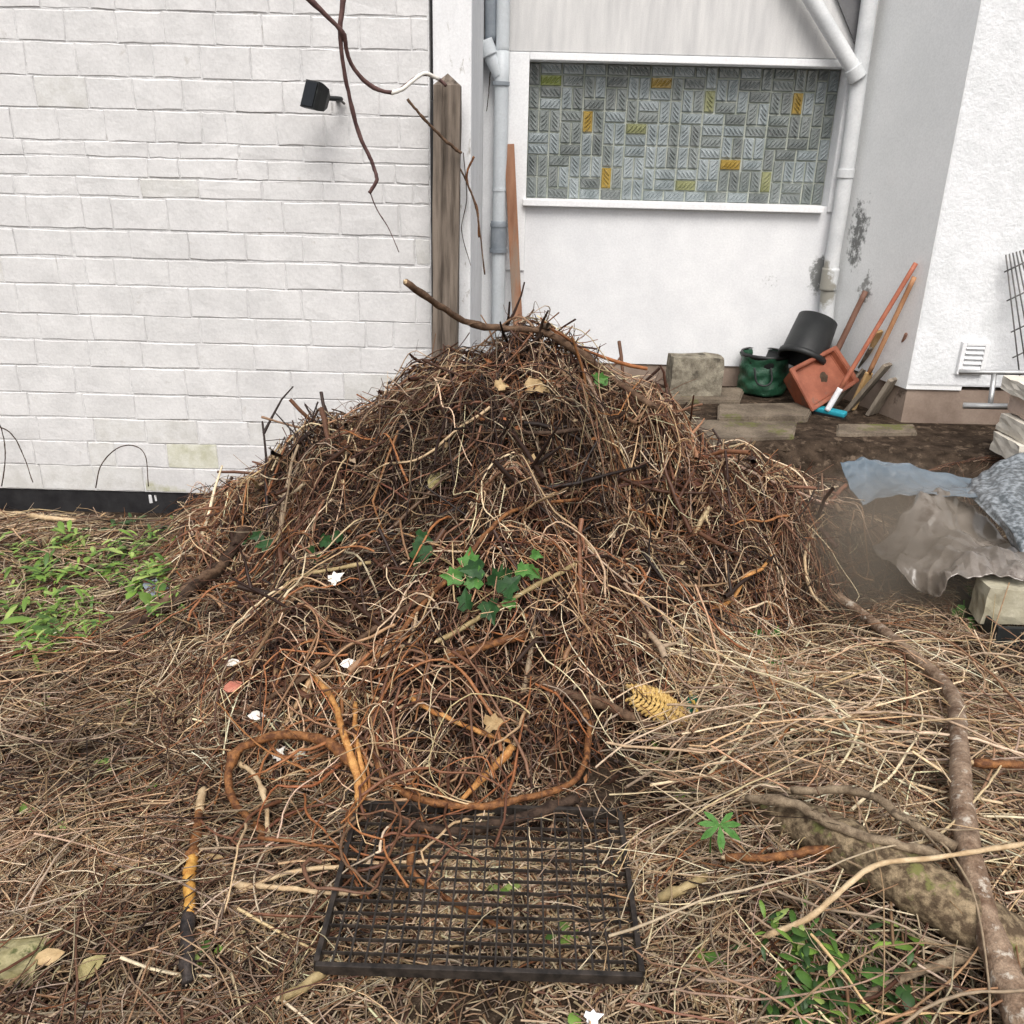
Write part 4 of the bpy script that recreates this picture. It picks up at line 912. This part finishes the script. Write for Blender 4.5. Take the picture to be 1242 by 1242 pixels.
# --- named branches, traced along the ground or the heap
def run(name, label, cat, pts, r0, r1, mat, off=.03, n=30, sides=9, rough=.12, group=None):
    W = [hit(p[0], p[1], (p[2] if len(p) > 2 else off)) if not (len(p) > 2 and p[2] > 1.2) else at(p[0], p[1], Y=p[2]) for p in pts]
    o = tag(link(name, stick(name, W, r0, r1, n, sides, rough), M[mat]), label, cat, group)
    C_ = spline(W, 40); Lt = np.linalg.norm(np.diff(C_, axis=0), axis=1).sum()
    if mat.startswith('bark') and Lt > .25 and r0 < .03:                 # side shoots and torn fibres
        for _ in range(int(2 + Lt * 4)):
            k = random.randint(4, 35); d = Vector(C_[k + 2] - C_[k - 2]).normalized(); v = Vector([random.gauss(0, 1) for _ in range(3)]); v = (v - d * v.dot(d)).normalized(); v.z = abs(v.z)
            a = Vector(C_[k]); e = (d * random.choice((-1, 1)) * .9 + v * .8).normalized() * random.uniform(.02, .09)
            rr = min(r0, r1) * random.uniform(.18, .4)
            link('side_shoot', stick('side_shoot', [a, a + e * .5 + v * .004, a + e], rr, rr * .4, 7, 5, .08), M[mat], o)
    if r0 > .0055:                                                        # pale broken end
        a, b = Vector(C_[0]), Vector(C_[2]); d = (a - b).normalized()
        link('broken_end', stick('broken_end', [a - d * .001, a + d * .004 + Vector((0, 0, .001)), a + d * .010], r0 * .85, r0 * .25, 5, 8, .2), M['pale_wood'], o)
    return o
run('branch', 'long crooked dark branch crossing the top of the pile toward the wall', 'branch', [(492, 342, 3.0), (530, 370, 3.12), (565, 393, 3.25), (610, 402, .10), (660, 408, .10), (700, 430, .10), (740, 460, .09), (790, 492, .08), (820, 502, .06)], .011, .014, 'bark_brown', n=54)
run('branch', 'dark forked branch jutting out of the left foot of the pile', 'branch', [(118, 792, .02), (160, 757, .04), (215, 728, .06), (262, 690, .06), (300, 640, .05)], .013, .024, 'bark_dark')
run('branch', 'cut branch stub with pale sawn end at left foot of the pile', 'branch', [(182, 740, .05), (230, 712, .06), (275, 680, .06)], .020, .020, 'bark_brown', n=12)
run('pale_stick', 'pale straight stick lying by the base of the brick wall', 'stick', [(-10, 620, .05), (40, 626, .05), (92, 632, .05)], .013, .009, 'pale_wood')
run('pale_stick', 'straight tan stick slanting across the middle of the pile', 'stick', [(530, 778, .06), (600, 738, .08), (660, 706, .09), (703, 682, .08)], .008, .006, 'olive_stem')
run('root', 'large arched reddish root looping above the grate', 'root', [(425, 1000, .03), (442, 955, .07), (425, 920, .12), (385, 900, .15), (335, 897, .15), (290, 912, .12), (278, 945, .08), (285, 975, .05), (320, 1010, .03)], .014, .010, 'bark_red', n=44)
run('root', 'pale root hooking down beside the arched reddish root', 'root', [(290, 925, .08), (312, 945, .09), (324, 985, .06), (322, 1045, .02)], .007, .005, 'pale_wood')
run('torn_root', 'torn orange root standing upright in the front of the pile', 'root', [(378, 812, .06), (405, 850, .08), (422, 900, .11), (436, 950, .10), (435, 995, .04)], .008, .012, 'orange_wood')
run('torn_root', 'second torn orange root strip beside the upright one', 'root', [(430, 850, .06), (432, 900, .10), (446, 960, .08), (440, 985, .06)], .006, .008, 'orange_wood')
run('root', 'thick dark root lying across the back edge of the grate', 'root', [(470, 985, .08), (520, 1003, .07), (580, 1005, .06), (640, 993, .06), (700, 968, .06)], .010, .014, 'bark_dark')
run('root', 'long orange root curving above the grate edge', 'root', [(455, 905, .06), (470, 945, .08), (520, 970, .08), (580, 977, .08), (640, 968, .08), (700, 945, .06), (715, 890, .05), (708, 860, .05)], .011, .008, 'bark_red', n=40)
run('torn_root', 'torn bright orange wedge of root above the grate', 'root', [(622, 905, .05), (590, 940, .07), (560, 970, .06)], .013, .006, 'orange_wood', n=14)
run('root', 'red brown root reaching from the pile over the grate bars', 'root', [(525, 1000, .05), (500, 1030, .06), (500, 1065, .06), (540, 1092, .05), (590, 1115, .04), (616, 1130, .03)], .010, .005, 'bark_red')
run('root', 'thin pale root spreading left of the grate', 'root', [(290, 1080, .03), (360, 1055, .05), (430, 1050, .06), (500, 1045, .06), (528, 1045, .05)], .005, .004, 'pale_wood')
run('root', 'second thin pale root spreading left of the grate', 'root', [(285, 1072, .04), (350, 1078, .05), (420, 1085, .05), (478, 1078, .05)], .006, .004, 'pale_wood')
run('root', 'pale curving root on the middle front of the pile', 'root', [(705, 605, .05), (660, 610, .08), (620, 622, .09), (590, 650, .09), (560, 690, .08), (510, 735, .07), (470, 790, .07), (430, 812, .06)], .006, .008, 'bark_red', n=40)
run('stem', 'olive green stem arched on the left of the pile', 'stem', [(330, 735, .05), (352, 706, .07), (390, 692, .08), (450, 682, .07)], .007, .006, 'olive_stem')
run('branch', 'dark twisted branch low on the pile leading to the left foot', 'branch', [(250, 880, .05), (330, 845, .07), (400, 800, .08), (460, 760, .08), (520, 720, .07)], .008, .008, 'bark_brown')
run('root', 'orange split root on the right flank of the pile', 'root', [(855, 745, .05), (890, 725, .06), (905, 700, .07), (925, 690, .07), (938, 670, .06)], .008, .005, 'orange_wood', n=16)
run('branch', 'thick dark root ending beside the straw weave', 'branch', [(640, 820, .02), (690, 845, .04), (740, 858, .06), (785, 880, .06), (830, 910, .04)], .011, .018, 'bark_brown')
run('branch', 'reddish hairy root piece right of the ivy leaves', 'root', [(540, 800, .05), (580, 785, .06), (640, 770, .05)], .014, .010, 'bark_red', n=14)
run('root', 'orange root strip reaching into the right mid pile', 'root', [(470, 830, .05), (520, 860, .07), (560, 880, .07), (620, 900, .05)], .007, .006, 'orange_wood')
run('branch', 'dark branch across the upper face of the pile', 'branch', [(560, 520, .06), (640, 525, .07), (700, 520, .06), (760, 500, .05)], .007, .007, 'bark_dark')
run('twig', 'thin dark twig reaching off the right flank over the terrace', 'twig', [(770, 492, .06), (810, 498, 3.45), (850, 497, 3.5)], .006, .003, 'bark_brown')
# burnt stick at lower left
bs = [hit(246, 958, .04), hit(238, 1010, .04), hit(232, 1060, .045), hit(229, 1110, .045), hit(226, 1150, .04), hit(230, 1192, .03)]
bst = empty('burnt_stick', bs[-1], 'half burnt stick with orange core standing out at lower left', 'stick')
part('bark', stick('bark', [bs[0], bs[1], bs[2] - (bs[2] - bs[1]) * .35], .009, .016, 14, 9, .2), M['bark_red'], bst)
part('peeled_end', stick('peeled_end', [bs[0] + Vector((0, 0, .002)), bs[0] + (bs[1] - bs[0]) * .55 + Vector((0, 0, .004))], .011, .012, 8, 9, .1), M['pale_wood'], bst)
part('bare_core', stick('bare_core', [bs[1] + (bs[2] - bs[1]) * .62, bs[2], bs[3]], .013, .012, 12, 9, .12), pmat('bare_orange_core', (.42, .17, .03), (.66, .38, .09), 40, .6, .4, 80), bst)
part('charred_end', stick('charred_end', [bs[3] - (bs[3] - bs[2]) * .1, bs[4], bs[5]], .013, .014, 14, 9, .22), M['burnt'], bst)
# logs at lower right
run('log', 'flaking pale barked log running to the lower right corner', 'log', [(1000, 712, .0), (1042, 742, .06), (1100, 790, .12), (1152, 838, .15), (1163, 900, .15), (1166, 960, .16), (1178, 1050, .16), (1200, 1130, .15), (1225, 1200, .14), (1250, 1265, .13)], .017, .032, 'birch', n=60, sides=18, rough=.055)
run('log', 'thick rotten mossy log lying under the vine stems at lower right', 'log', [(935, 985, .06), (1000, 1010, .11), (1060, 1045, .13), (1130, 1085, .13), (1195, 1130, .11), (1300, 1190, .04)], .050, .064, 'log_green', n=44, sides=28, rough=.05)
run('branch', 'grey branch with side twigs above the rotten log', 'branch', [(905, 968, .14), (960, 975, .17), (1010, 1000, .18), (1080, 1025, .19), (1140, 1040, .17)], .010, .012, 'bark_grey', n=30)
run('branch', 'thin lichen grey branch meeting the pale log', 'branch', [(960, 958, .16), (1040, 962, .19), (1095, 990, .19), (1160, 1028, .17)], .009, .010, 'bark_grey', n=30)
run('branch', 'orange brown branch piece right of the grate', 'branch', [(880, 1040, .10), (950, 1035, .13), (1030, 1024, .14)], .009, .010, 'bark_red', n=16)
run('branch', 'pale bent stem springing over the green weeds', 'stem', [(930, 1135, .08), (985, 1112, .14), (1030, 1072, .19), (1065, 1048, .2), (1130, 1040, .2), (1200, 1030, .19), (1250, 1022, .18)], .006, .005, 'pale_wood', n=34)
run('branch', 'brown crooked branch at the bottom right below the weeds', 'branch', [(1010, 1235, .06), (1060, 1205, .09), (1110, 1180, .10), (1160, 1160, .11), (1215, 1145, .09)], .007, .010, 'bark_grey', n=24)
run('branch', 'yellow mossy stick stub right of the grate', 'stick', [(800, 1090, .05), (830, 1075, .07), (856, 1062, .06)], .010, .010, 'olive_stem', n=10)
run('branch', 'mossy stick lying at the front left corner of the grate', 'stick', [(340, 1210, .04), (370, 1195, .05), (393, 1180, .05)], .010, .009, 'olive_stem', n=10)
run('branch', 'tan branch reaching in from the right edge', 'branch', [(1180, 925, .16), (1215, 928, .17), (1260, 932, .17)], .010, .012, 'bark_red', n=12)
run('branch', 'grey root coil beside the haze at the right', 'root', [(985, 640, .03), (975, 680, .08), (985, 720, .1), (1010, 745, .04)], .006, .004, 'pale_wood', n=20)

# vines hanging at the top left
def vine(label, pts, r0, r1, mat='purple_vine', name='hanging_vine', n=40):
    return tag(link(name, stick(name, [at(*p[:2], Y=p[2]) for p in pts], r0, r1, n, 9, .08), M[mat]), label, 'vine')
vn_ = vine('purple brown vine sagging to the wooden post tip with a pale peeled end', [(360, -14, 3.6), (392, 16, 3.65), (418, 42, 3.7), (428, 78, 3.75), (450, 105, 3.8), (478, 113, 3.85), (500, 98, 3.9), (515, 89, 3.95), (532, 96, 4.0), (541, 104, 4.02)], .0085, .0065)
pe = link('peeled_end', stick('peeled_end', [at(*p[:2], Y=p[2]) for p in ((474, 113, 3.845), (488, 108, 3.87), (500, 98.5, 3.895), (515, 89, 3.945), (532, 96, 3.995))], .0086, .0074, 22, 9, .05), M['flake'], vn_)
vine('dark vine hanging straight down beside the floodlight with frayed end', [(418, -14, 3.7), (413, 40, 3.7), (420, 100, 3.75), (436, 160, 3.8), (452, 195, 3.82), (457, 215, 3.82), (448, 234, 3.82)], .0080, .0075)
vine('thin dry tendril dangling below the frayed dark vine', [(448, 232, 3.82), (458, 255, 3.84), (472, 278, 3.86), (484, 306, 3.87)], .0025, .0015)
vine('short brown vine crossing in front of the wooden post', [(494, 120, 3.9), (520, 150, 3.95), (545, 175, 4.0), (559, 186, 4.02)], .005, .007, 'bark_brown')
vine('dead shoot hanging on the white pier right of the post', [(552, 195, 4.12), (570, 230, 4.14), (580, 270, 4.14), (588, 333, 4.14)], .004, .003, 'bark_brown')
vine('frayed dry shoot clinging to the white pier', [(575, 190, 4.16), (566, 215, 4.16), (578, 255, 4.15), (581, 288, 4.15)], .005, .004, 'bark_red')
vine('fine dark tendril on the white pier', [(562, 185, 4.18), (566, 240, 4.18), (560, 280, 4.18), (571, 322, 4.18)], .002, .0015, 'bark_dark')
vine('fine tendril on the wall left of the drainpipe clamp', [(595, 80, 5.45), (593, 110, 5.45), (590, 135, 5.45)], .003, .002, 'bark_dark')
vine('thin arched tendril against the brick wall above the black base', [(116, 592, 4.0), (122, 565, 4.05), (140, 545, 4.1), (160, 540, 4.12), (176, 552, 4.1), (180, 590, 4.05)], .003, .002, 'bark_dark')
vine('thin brown tendrils rising at the left edge by the wall', [(-5, 515, 4.1), (15, 528, 4.1), (28, 552, 4.08), (40, 585, 4.0)], .003, .002, 'bark_dark')
vine('thin upright tendril at the far left edge by the wall', [(2, 590, 4.05), (6, 555, 4.1), (3, 525, 4.12), (-6, 505, 4.12)], .003, .002, 'bark_dark')

# ------------------------------------------------------------------ leaves and plants
def leaf_mesh(name, outline, L, fold, ctr, nrm, heading, curl=.0):
    """flat outline (u along, v across) folded along its midrib and bent"""
    n = Vector(nrm).normalized(); a = Vector((math.cos(heading), math.sin(heading), 0)); a = (a - n * a.dot(n)).normalized(); b = n.cross(a)
    vs = [Vector(ctr) + a * (u * L) + b * (v * L) + n * (abs(v) * L * fold - curl * L * (u - .3) ** 2) for u, v in outline]
    mid = Vector(ctr) + a * (.45 * L) - n * (curl * L * .02); vs.append(mid); k = len(vs) - 1
    fs = [(i, (i + 1) % k, k) for i in range(k)]
    return vs, fs
IVY = [(0, 0), (-.12, .2), (.1, .45), (.3, .3), (.55, .42), (.6, .2), (1, 0), (.6, -.2), (.55, -.42), (.3, -.3), (.1, -.45), (-.12, -.2)]
OVAL = [(0, 0), (.2, .2), (.5, .28), (.8, .17), (1, 0), (.8, -.17), (.5, -.28), (.2, -.2)]
def leafobj(name, label, cat, px, py, L, mat, heading, outline=OVAL, fold=.2, curl=.3, off=.09, nrm=None, group=None):
    c = hit(px, py, off); nn = nrm or (random.uniform(-.4, .4), -.8 + random.uniform(-.3, .3), .8)
    vs, fs = leaf_mesh(name, outline, L, fold, c, nn, heading, curl)
    o = link(name, pymesh(name, vs, fs), M[mat]); s = o.modifiers.new('thick', 'SOLIDIFY'); s.thickness = .0012
    return tag(o, label, cat, group)
leafobj('dry_leaf', 'olive brown dry leaf standing upright on the upper pile', 'leaf', 520, 592, .10, 'olive_leaf', 1.2)
leafobj('dry_leaf', 'crumpled tan leaf below the top of the pile', 'leaf', 640, 470, .09, 'dry_leaf', .1, IVY, .5, .8)
leafobj('dry_leaf', 'pale crumpled leaf beside the tan leaf near the pile top', 'leaf', 604, 470, .06, 'dry_leaf', 1.0, IVY, .5, .8)
leafobj('flake', 'white flake on the left of the pile', 'flake', 274, 806, .045, 'flake', .3, OVAL, .3)
leafobj('flake', 'white flake in the middle front of the pile', 'flake', 412, 806, .055, 'flake', .2, OVAL, .3)
leafobj('flake', 'jagged white flake above the arched root', 'flake', 335, 920, .04, 'flake', 1.0, IVY, .3, off=.06)
leafobj('flake', 'oval white flake inside the arched root', 'flake', 350, 918, .05, 'flake', .5, OVAL, .2, off=.06)
leafobj('flake', 'small white flake near the ivy', 'flake', 402, 706, .05, 'flake', .8, IVY, .4)
leafobj('flake', 'olive white leaf scrap left of the upright torn root', 'flake', 300, 868, .05, 'flake', .1, OVAL, .5)
leafobj('flake', 'white scrap at the lower edge below the grate', 'scrap', 712, 1236, .035, 'rag', .4, IVY, .4, off=.03)
leafobj('dry_leaf', 'reddish leaf under the white flake at left', 'leaf', 270, 838, .06, 'red_leaf', .7)
leafobj('dry_leaf', 'tan dry leaf on the straw right of the burnt stick', 'leaf', 245, 1040, .06, 'dry_leaf', -.2, OVAL, .3, .3, .03)
leafobj('dry_leaf', 'yellow leaf lying by the mossy flat stone', 'leaf', 40, 1165, .06, 'dry_leaf', .4, OVAL, .2, .3, .05)
leafobj('dry_leaf', 'small olive leaf right of the mossy flat stone', 'leaf', 92, 1188, .07, 'olive_leaf', .8, OVAL, .2, .3, .03)
leafobj('dry_leaf', 'pale leaf on the roots above the grate', 'leaf', 590, 880, .06, 'dry_leaf', .3, IVY, .6, .5)
leafobj('dry_leaf', 'brown leaf on the pile above the pale curving root', 'leaf', 640, 560, .05, 'dry_leaf', .3, IVY, .6, .5)
leafobj('blue_scrap', 'pale blue plastic scrap among weeds at left', 'scrap', 176, 715, .09, 'blue_rag', .1, IVY, .4, .4, .05)
# flat mossy stone lower left
p = hit(25, 1172, .03)
block('flat_stone', p.x - .075, p.x + .04, p.y - .03, p.y + .05, p.z - .05, p.z + .02, .005, pmat('yellow_mossy_stone', (.17, .15, .06), (.38, .34, .19), 26, .9, .7, 60, c3=(.08, .09, .03), s3=16, t3=.55), 'flat yellow mossy stone at the lower left corner', 'stone', .1)

def ivy_sprig(label, spots, L, mats, off=.09):
    c0 = hit(*spots[0], 0); r = empty('ivy_sprig', c0, label, 'ivy')
    W = [hit(x, y, off) for x, y in spots]
    part('stem', stick('stem', [w + Vector((0, .01, -.012)) for w in W] if len(W) > 1 else [W[0], W[0] + Vector((.02, .03, -.03))], .0022, .0016, 4 * max(2, len(W)), 5, .05), M['olive_stem'], r)
    for w in W:
        vs, fs = leaf_mesh('leaf', IVY, L * random.uniform(.75, 1.2), .25, w, (random.uniform(-.6, .6), -1 + random.uniform(-.4, .4), random.uniform(.3, 1)), random.uniform(0, 6.28), .25)
        o = part('leaf', pymesh('leaf', vs, fs), M[random.choice(mats)], r)
ivy_sprig('dark green ivy sprig in the centre of the pile', [(505, 650), (515, 662), (570, 695), (585, 690), (598, 710), (610, 720), (575, 712), (560, 700), (592, 730), (566, 738), (620, 700)], .075, ['ivy', 'ivy', 'ivy', 'ivy_light'])
ivy_sprig('lighter ivy leaves at the right of the ivy patch', [(645, 672), (628, 690), (612, 728), (640, 690)], .055, ['ivy_light', 'ivy'])
ivy_sprig('small ivy leaves on the left shoulder of the pile', [(375, 665), (390, 655), (405, 648), (382, 680)], .06, ['ivy', 'ivy_light'])
ivy_sprig('ivy leaves below the brick wall edge of the pile', [(300, 655), (318, 648), (330, 660)], .06, ['ivy', 'ivy'])
ivy_sprig('green leaf pair under the top right branch of the pile', [(722, 460), (732, 468)], .07, ['ivy_light'])
ivy_sprig('pale green leaves on the right foot of the pile', [(925, 770), (940, 772), (945, 790), (948, 812)], .05, ['ivy_light'], .06)
ivy_sprig('green leaves by the yellowed concrete block', [(1160, 738), (1172, 736), (1192, 752), (1186, 742), (1180, 715)], .075, ['ivy_light', 'ivy_light'], .06)

GREEN = np.array([[.055, .12, .02], [.12, .21, .035], [.18, .28, .055], [.024, .060, .014], [.26, .34, .10]])
def weed_label(kind, x, y, L, n):
    return ('tall ' if L > .095 else 'low ') + ('dense ' if n > 16 else 'sparse ') + kind + ' ' + where(hit(x, y))
LAND += [('the blue scrap', 176, 715), ('the pale stick', 60, 626), ('the sawn branch stub', 182, 740), ('the left picture edge', 5, 700)]
def weed(px, py, label, n=16, L=.10, wd=.2, spread=.06, off=.03, dark=False, group='weed tufts at left', name='weed'):
    c = hit(px, py, off); V, T, C = [], [], []
    for k in range(n):
        h = random.uniform(0, 6.28); tilt = random.uniform(.2, 1.0); l = L * random.uniform(.5, 1.15)
        b = Vector((c.x + random.uniform(-spread, spread), c.y + random.uniform(-spread, spread), 0)); b.z = float(surf(b.x, b.y)) + random.uniform(0, off)
        a = Vector((math.cos(h) * math.cos(tilt), math.sin(h) * math.cos(tilt), math.sin(tilt))); s = Vector((-math.sin(h), math.cos(h), 0)); nn = a.cross(s)
        i0 = len(V); ww = l * wd * random.uniform(.7, 1.2)
        prof = ((0, .25), (.3, .9), (.6, 1), (.85, .55), (1, .02))
        for t, q in prof:
            m = b + a * (l * t) + Vector((0, 0, -l * .45 * t * t))
            V += [m - s * ww * q + nn * ww * q * -.3, m, m + s * ww * q + nn * ww * q * -.3]
        for i in range(4):
            for j in (0, 1): q0 = i0 + i * 3 + j; T.append((q0, q0 + 1, q0 + 4, q0 + 3))
        cc = GREEN[random.choice((0, 3, 3) if dark else (0, 1, 1, 2, 4))] * random.uniform(.8, 1.2); C += [cc] * 15
    me = fastmesh(name, np.array([tuple(v) for v in V]), np.array(T), np.array(C))
    return tag(link(name, me, M['weed']), label, 'weed', group)
random.seed(5)
wl = 'bright green weed tuft growing through the twigs at left below the brick wall'
for k in range(62):
    x, y = random.uniform(-5, 205), random.uniform(640, 775)
    if (y > 735 and x > 110) or (y < 660 and random.random() < .5): continue
    nl, Lw = random.randint(10, 20), random.uniform(.06, .11)
    weed(x, y, weed_label('bright green weed tuft', x, y, Lw, nl), nl, Lw, random.choice((.07, .09, .12, .2)), .06, .085)
for px, py, lab in ((20, 990, 'small green seedling at the left edge on the straw'), (70, 1005, 'tiny weed sprig on the straw right of the left edge'), (172, 945, 'tiny green sprig in the twigs at lower left'), (130, 925, 'green sprig in the twigs left of the burnt stick'), (55, 850, 'green sprig on the twig litter at left'), (160, 850, 'faint green sprig below the forked dark branch'),
                   (248, 1160, 'small green seedling right of the charred stick end'), (840, 952, 'small green seedling above the palmate leaf'), (805, 910, 'pale green seedling below the straw weave'), (600, 1080, 'green sprig under the grate bars'), (680, 1135, 'round green leaves under the right grate bars'), (860, 1160, 'tiny green sprig right of the grate corner'), (705, 1250, 'sprig at the bottom edge')):
    weed(px, py, lab, 6, .05, .3, .02, .03, group='small seedlings')
wd_ = 'dark green weed clump growing beside the rotten log at lower right'
for k in range(22):
    x, y = random.uniform(950, 1110), random.uniform(1090, 1225)
    if y < 1105 + (x - 950) * .1: continue
    nl, Lw = random.randint(10, 20), random.uniform(.045, .075)
    weed(x, y, weed_label('dark green weed clump' if k % 3 else 'fresh green weed clump', x, y, Lw + .035, nl), nl, Lw, random.uniform(.12, .2), .05, .11, k % 3 > 0, 'weed clumps beside the rotten log')
for k in range(8):
    weed(random.uniform(145, 250), random.uniform(612, 640), 'weed tuft at the foot of the black wall base', 10, .09, .12, .06, .03, True, 'weeds at the wall base')
# palmate leaf
c = hit(873, 1000, .16); pl_ = empty('palmate_leaf', c, 'bright green seven fingered leaf right of the grate', 'leaf')
for k in range(7):
    h = math.radians(-90 + (k - 3) * 46)
    vs, fs = leaf_mesh('leaflet', [(0, 0), (.3, .10), (.6, .15), (.85, .08), (1, 0), (.85, -.08), (.6, -.15), (.3, -.10)], .062 - abs(k - 3) * .006, .3, c, (0, -.7, .8), h, .2)
    part('leaflet', pymesh('leaflet', vs, fs), M['ivy_light'], pl_)
part('stalk', stick('stalk', [c, c + Vector((-.01, .02, -.05)), c + Vector((.0, .04, -.13))], .002, .002, 8, 5, 0), M['ivy_light'], pl_)

# straw weave
sw0, sw1, sw2 = hit(765, 838, .05), hit(797, 850, .09), hit(832, 868, .06)
sw = empty('straw_weave', sw1, 'yellow woven straw piece half buried right of the pile front', 'straw weave')
axis = (sw2 - sw0); ln = axis.length; axn = axis.normalized(); sd_ = Vector((axn.y, -axn.x, 0)).normalized(); upv = sd_.cross(axn)
if upv.z < 0: upv = -upv
for k in range(15):
    t = k / 14; c = sw0 + axis * t; rr = .052 * math.sin(math.pi * (.12 + .76 * t)) ** .7
    pts = []
    for j in range(9):
        a = math.pi * (j / 8) * 1.15 - .25
        pts.append(c + sd_ * (math.cos(a) * rr) + upv * (math.sin(a) * rr * .9 - .015) + axn * (.012 * math.sin(a * 2)))
    P = spline(pts, 40); ph = np.linspace(0, 26, 40)
    for s_ in (0, 1):
        Pp = P + np.outer(np.sin(ph + s_ * math.pi) * .0028, np.array(axn)) + np.outer(np.cos(ph + s_ * math.pi) * .0028, np.array(upv))
        V, Q = tubes(Pp[None], np.full((1, 40), .0042), 6)
        part('strand', fastmesh('strand', V, Q), M['straw'], sw)
tg0 = hit(838, 858, .07)
tg = beam('green_card', tg0 + Vector((0, 0, -.02)), tg0 + Vector((.006, .01, .035)), .036, .003, Vector((1, .2, 0)), 0)
tag(link('green_card', tg, M['green_tag']), 'small green card beside the yellow straw weave', 'card')
tg = beam('yellow_card', hit(836, 842, .09) + Vector((0, 0, .01)), hit(846, 866, .06), .010, .003, Vector((1, .2, 0)), 0)
tag(link('yellow_strip', tg, M['yellow_tag']), 'thin yellow strip behind the small green card', 'strip')

# ------------------------------------------------------------------ haze volume added to blur the right foot of the pile
sp = hit(1045, 720); 
bm = bmesh.new(); bmesh.ops.create_icosphere(bm, subdivisions=3, radius=1)
bm.transform(Matrix.Translation((sp.x + .02, sp.y - .10, sp.z + .22)) @ Matrix.Diagonal((.52, .36, .46, 1)))
sm = bpy.data.materials.new('thin_haze'); sm.use_nodes = True; n_ = sm.node_tree.nodes; l_ = sm.node_tree.links; n_.remove(n_['Principled BSDF'])
pv = n_.new('ShaderNodeVolumePrincipled'); pv.inputs['Color'].default_value = (.88, .74, .58, 1); pv.inputs['Anisotropy'].default_value = .2
tc = n_.new('ShaderNodeTexCoord'); mp_ = n_.new('ShaderNodeMapping'); mp_.inputs['Location'].default_value = (-1, -1, -1); mp_.inputs['Scale'].default_value = (2, 2, 2)
l_.new(tc.outputs['Generated'], mp_.inputs[0]); le = n_.new('ShaderNodeVectorMath'); le.operation = 'LENGTH'; l_.new(mp_.outputs[0], le.inputs[0])
mr = n_.new('ShaderNodeMapRange'); mr.inputs[1].default_value = 1; mr.inputs[2].default_value = .1; mr.interpolation_type = 'SMOOTHSTEP'; l_.new(le.outputs['Value'], mr.inputs[0])
no = n_.new('ShaderNodeTexNoise'); no.inputs['Scale'].default_value = 2.2; no.inputs['Detail'].default_value = 3; l_.new(tc.outputs['Generated'], no.inputs['Vector'])
mu = n_.new('ShaderNodeMath'); mu.operation = 'MULTIPLY'; l_.new(mr.outputs[0], mu.inputs[0]); l_.new(no.outputs['Fac'], mu.inputs[1])
mk = n_.new('ShaderNodeMath'); mk.operation = 'MULTIPLY'; mk.inputs[1].default_value = 7.5; l_.new(mu.outputs[0], mk.inputs[0]); l_.new(mk.outputs[0], pv.inputs['Density'])
l_.new(pv.outputs[0], n_['Material Output'].inputs['Volume'])
tag(link('haze', bmdone('haze', bm, True), sm), 'thin brownish haze added over the right foot of the brush pile', kind='stuff')

# ------------------------------------------------------------------ labels: tell the remaining look-alikes apart by their place
seen = {}
for o in COL.objects:
    if o.parent is None and 'label' in o and 'group' in o: seen.setdefault(o['label'], []).append(o)
for lab, os_ in seen.items():
    if 2 <= len(os_) <= 4:
        ctr_ = lambda o: project(np.mean([np.array(o.matrix_world @ Vector(c)) for c in o.bound_box], axis=0))[0]
        os_.sort(key=ctr_)
        for w_, o in zip({2: ('left', 'right'), 3: ('left', 'middle', 'right'), 4: ('leftmost', 'inner left', 'inner right', 'rightmost')}[len(os_)], os_): o['label'] = w_ + ' ' + lab
for o in COL.objects:
    if 'label' in o and len(o['label'].split()) > 16: o['label'] = ' '.join(o['label'].replace('just ', '').replace('far ', '').replace('on the pile ', '').split()[-16:])
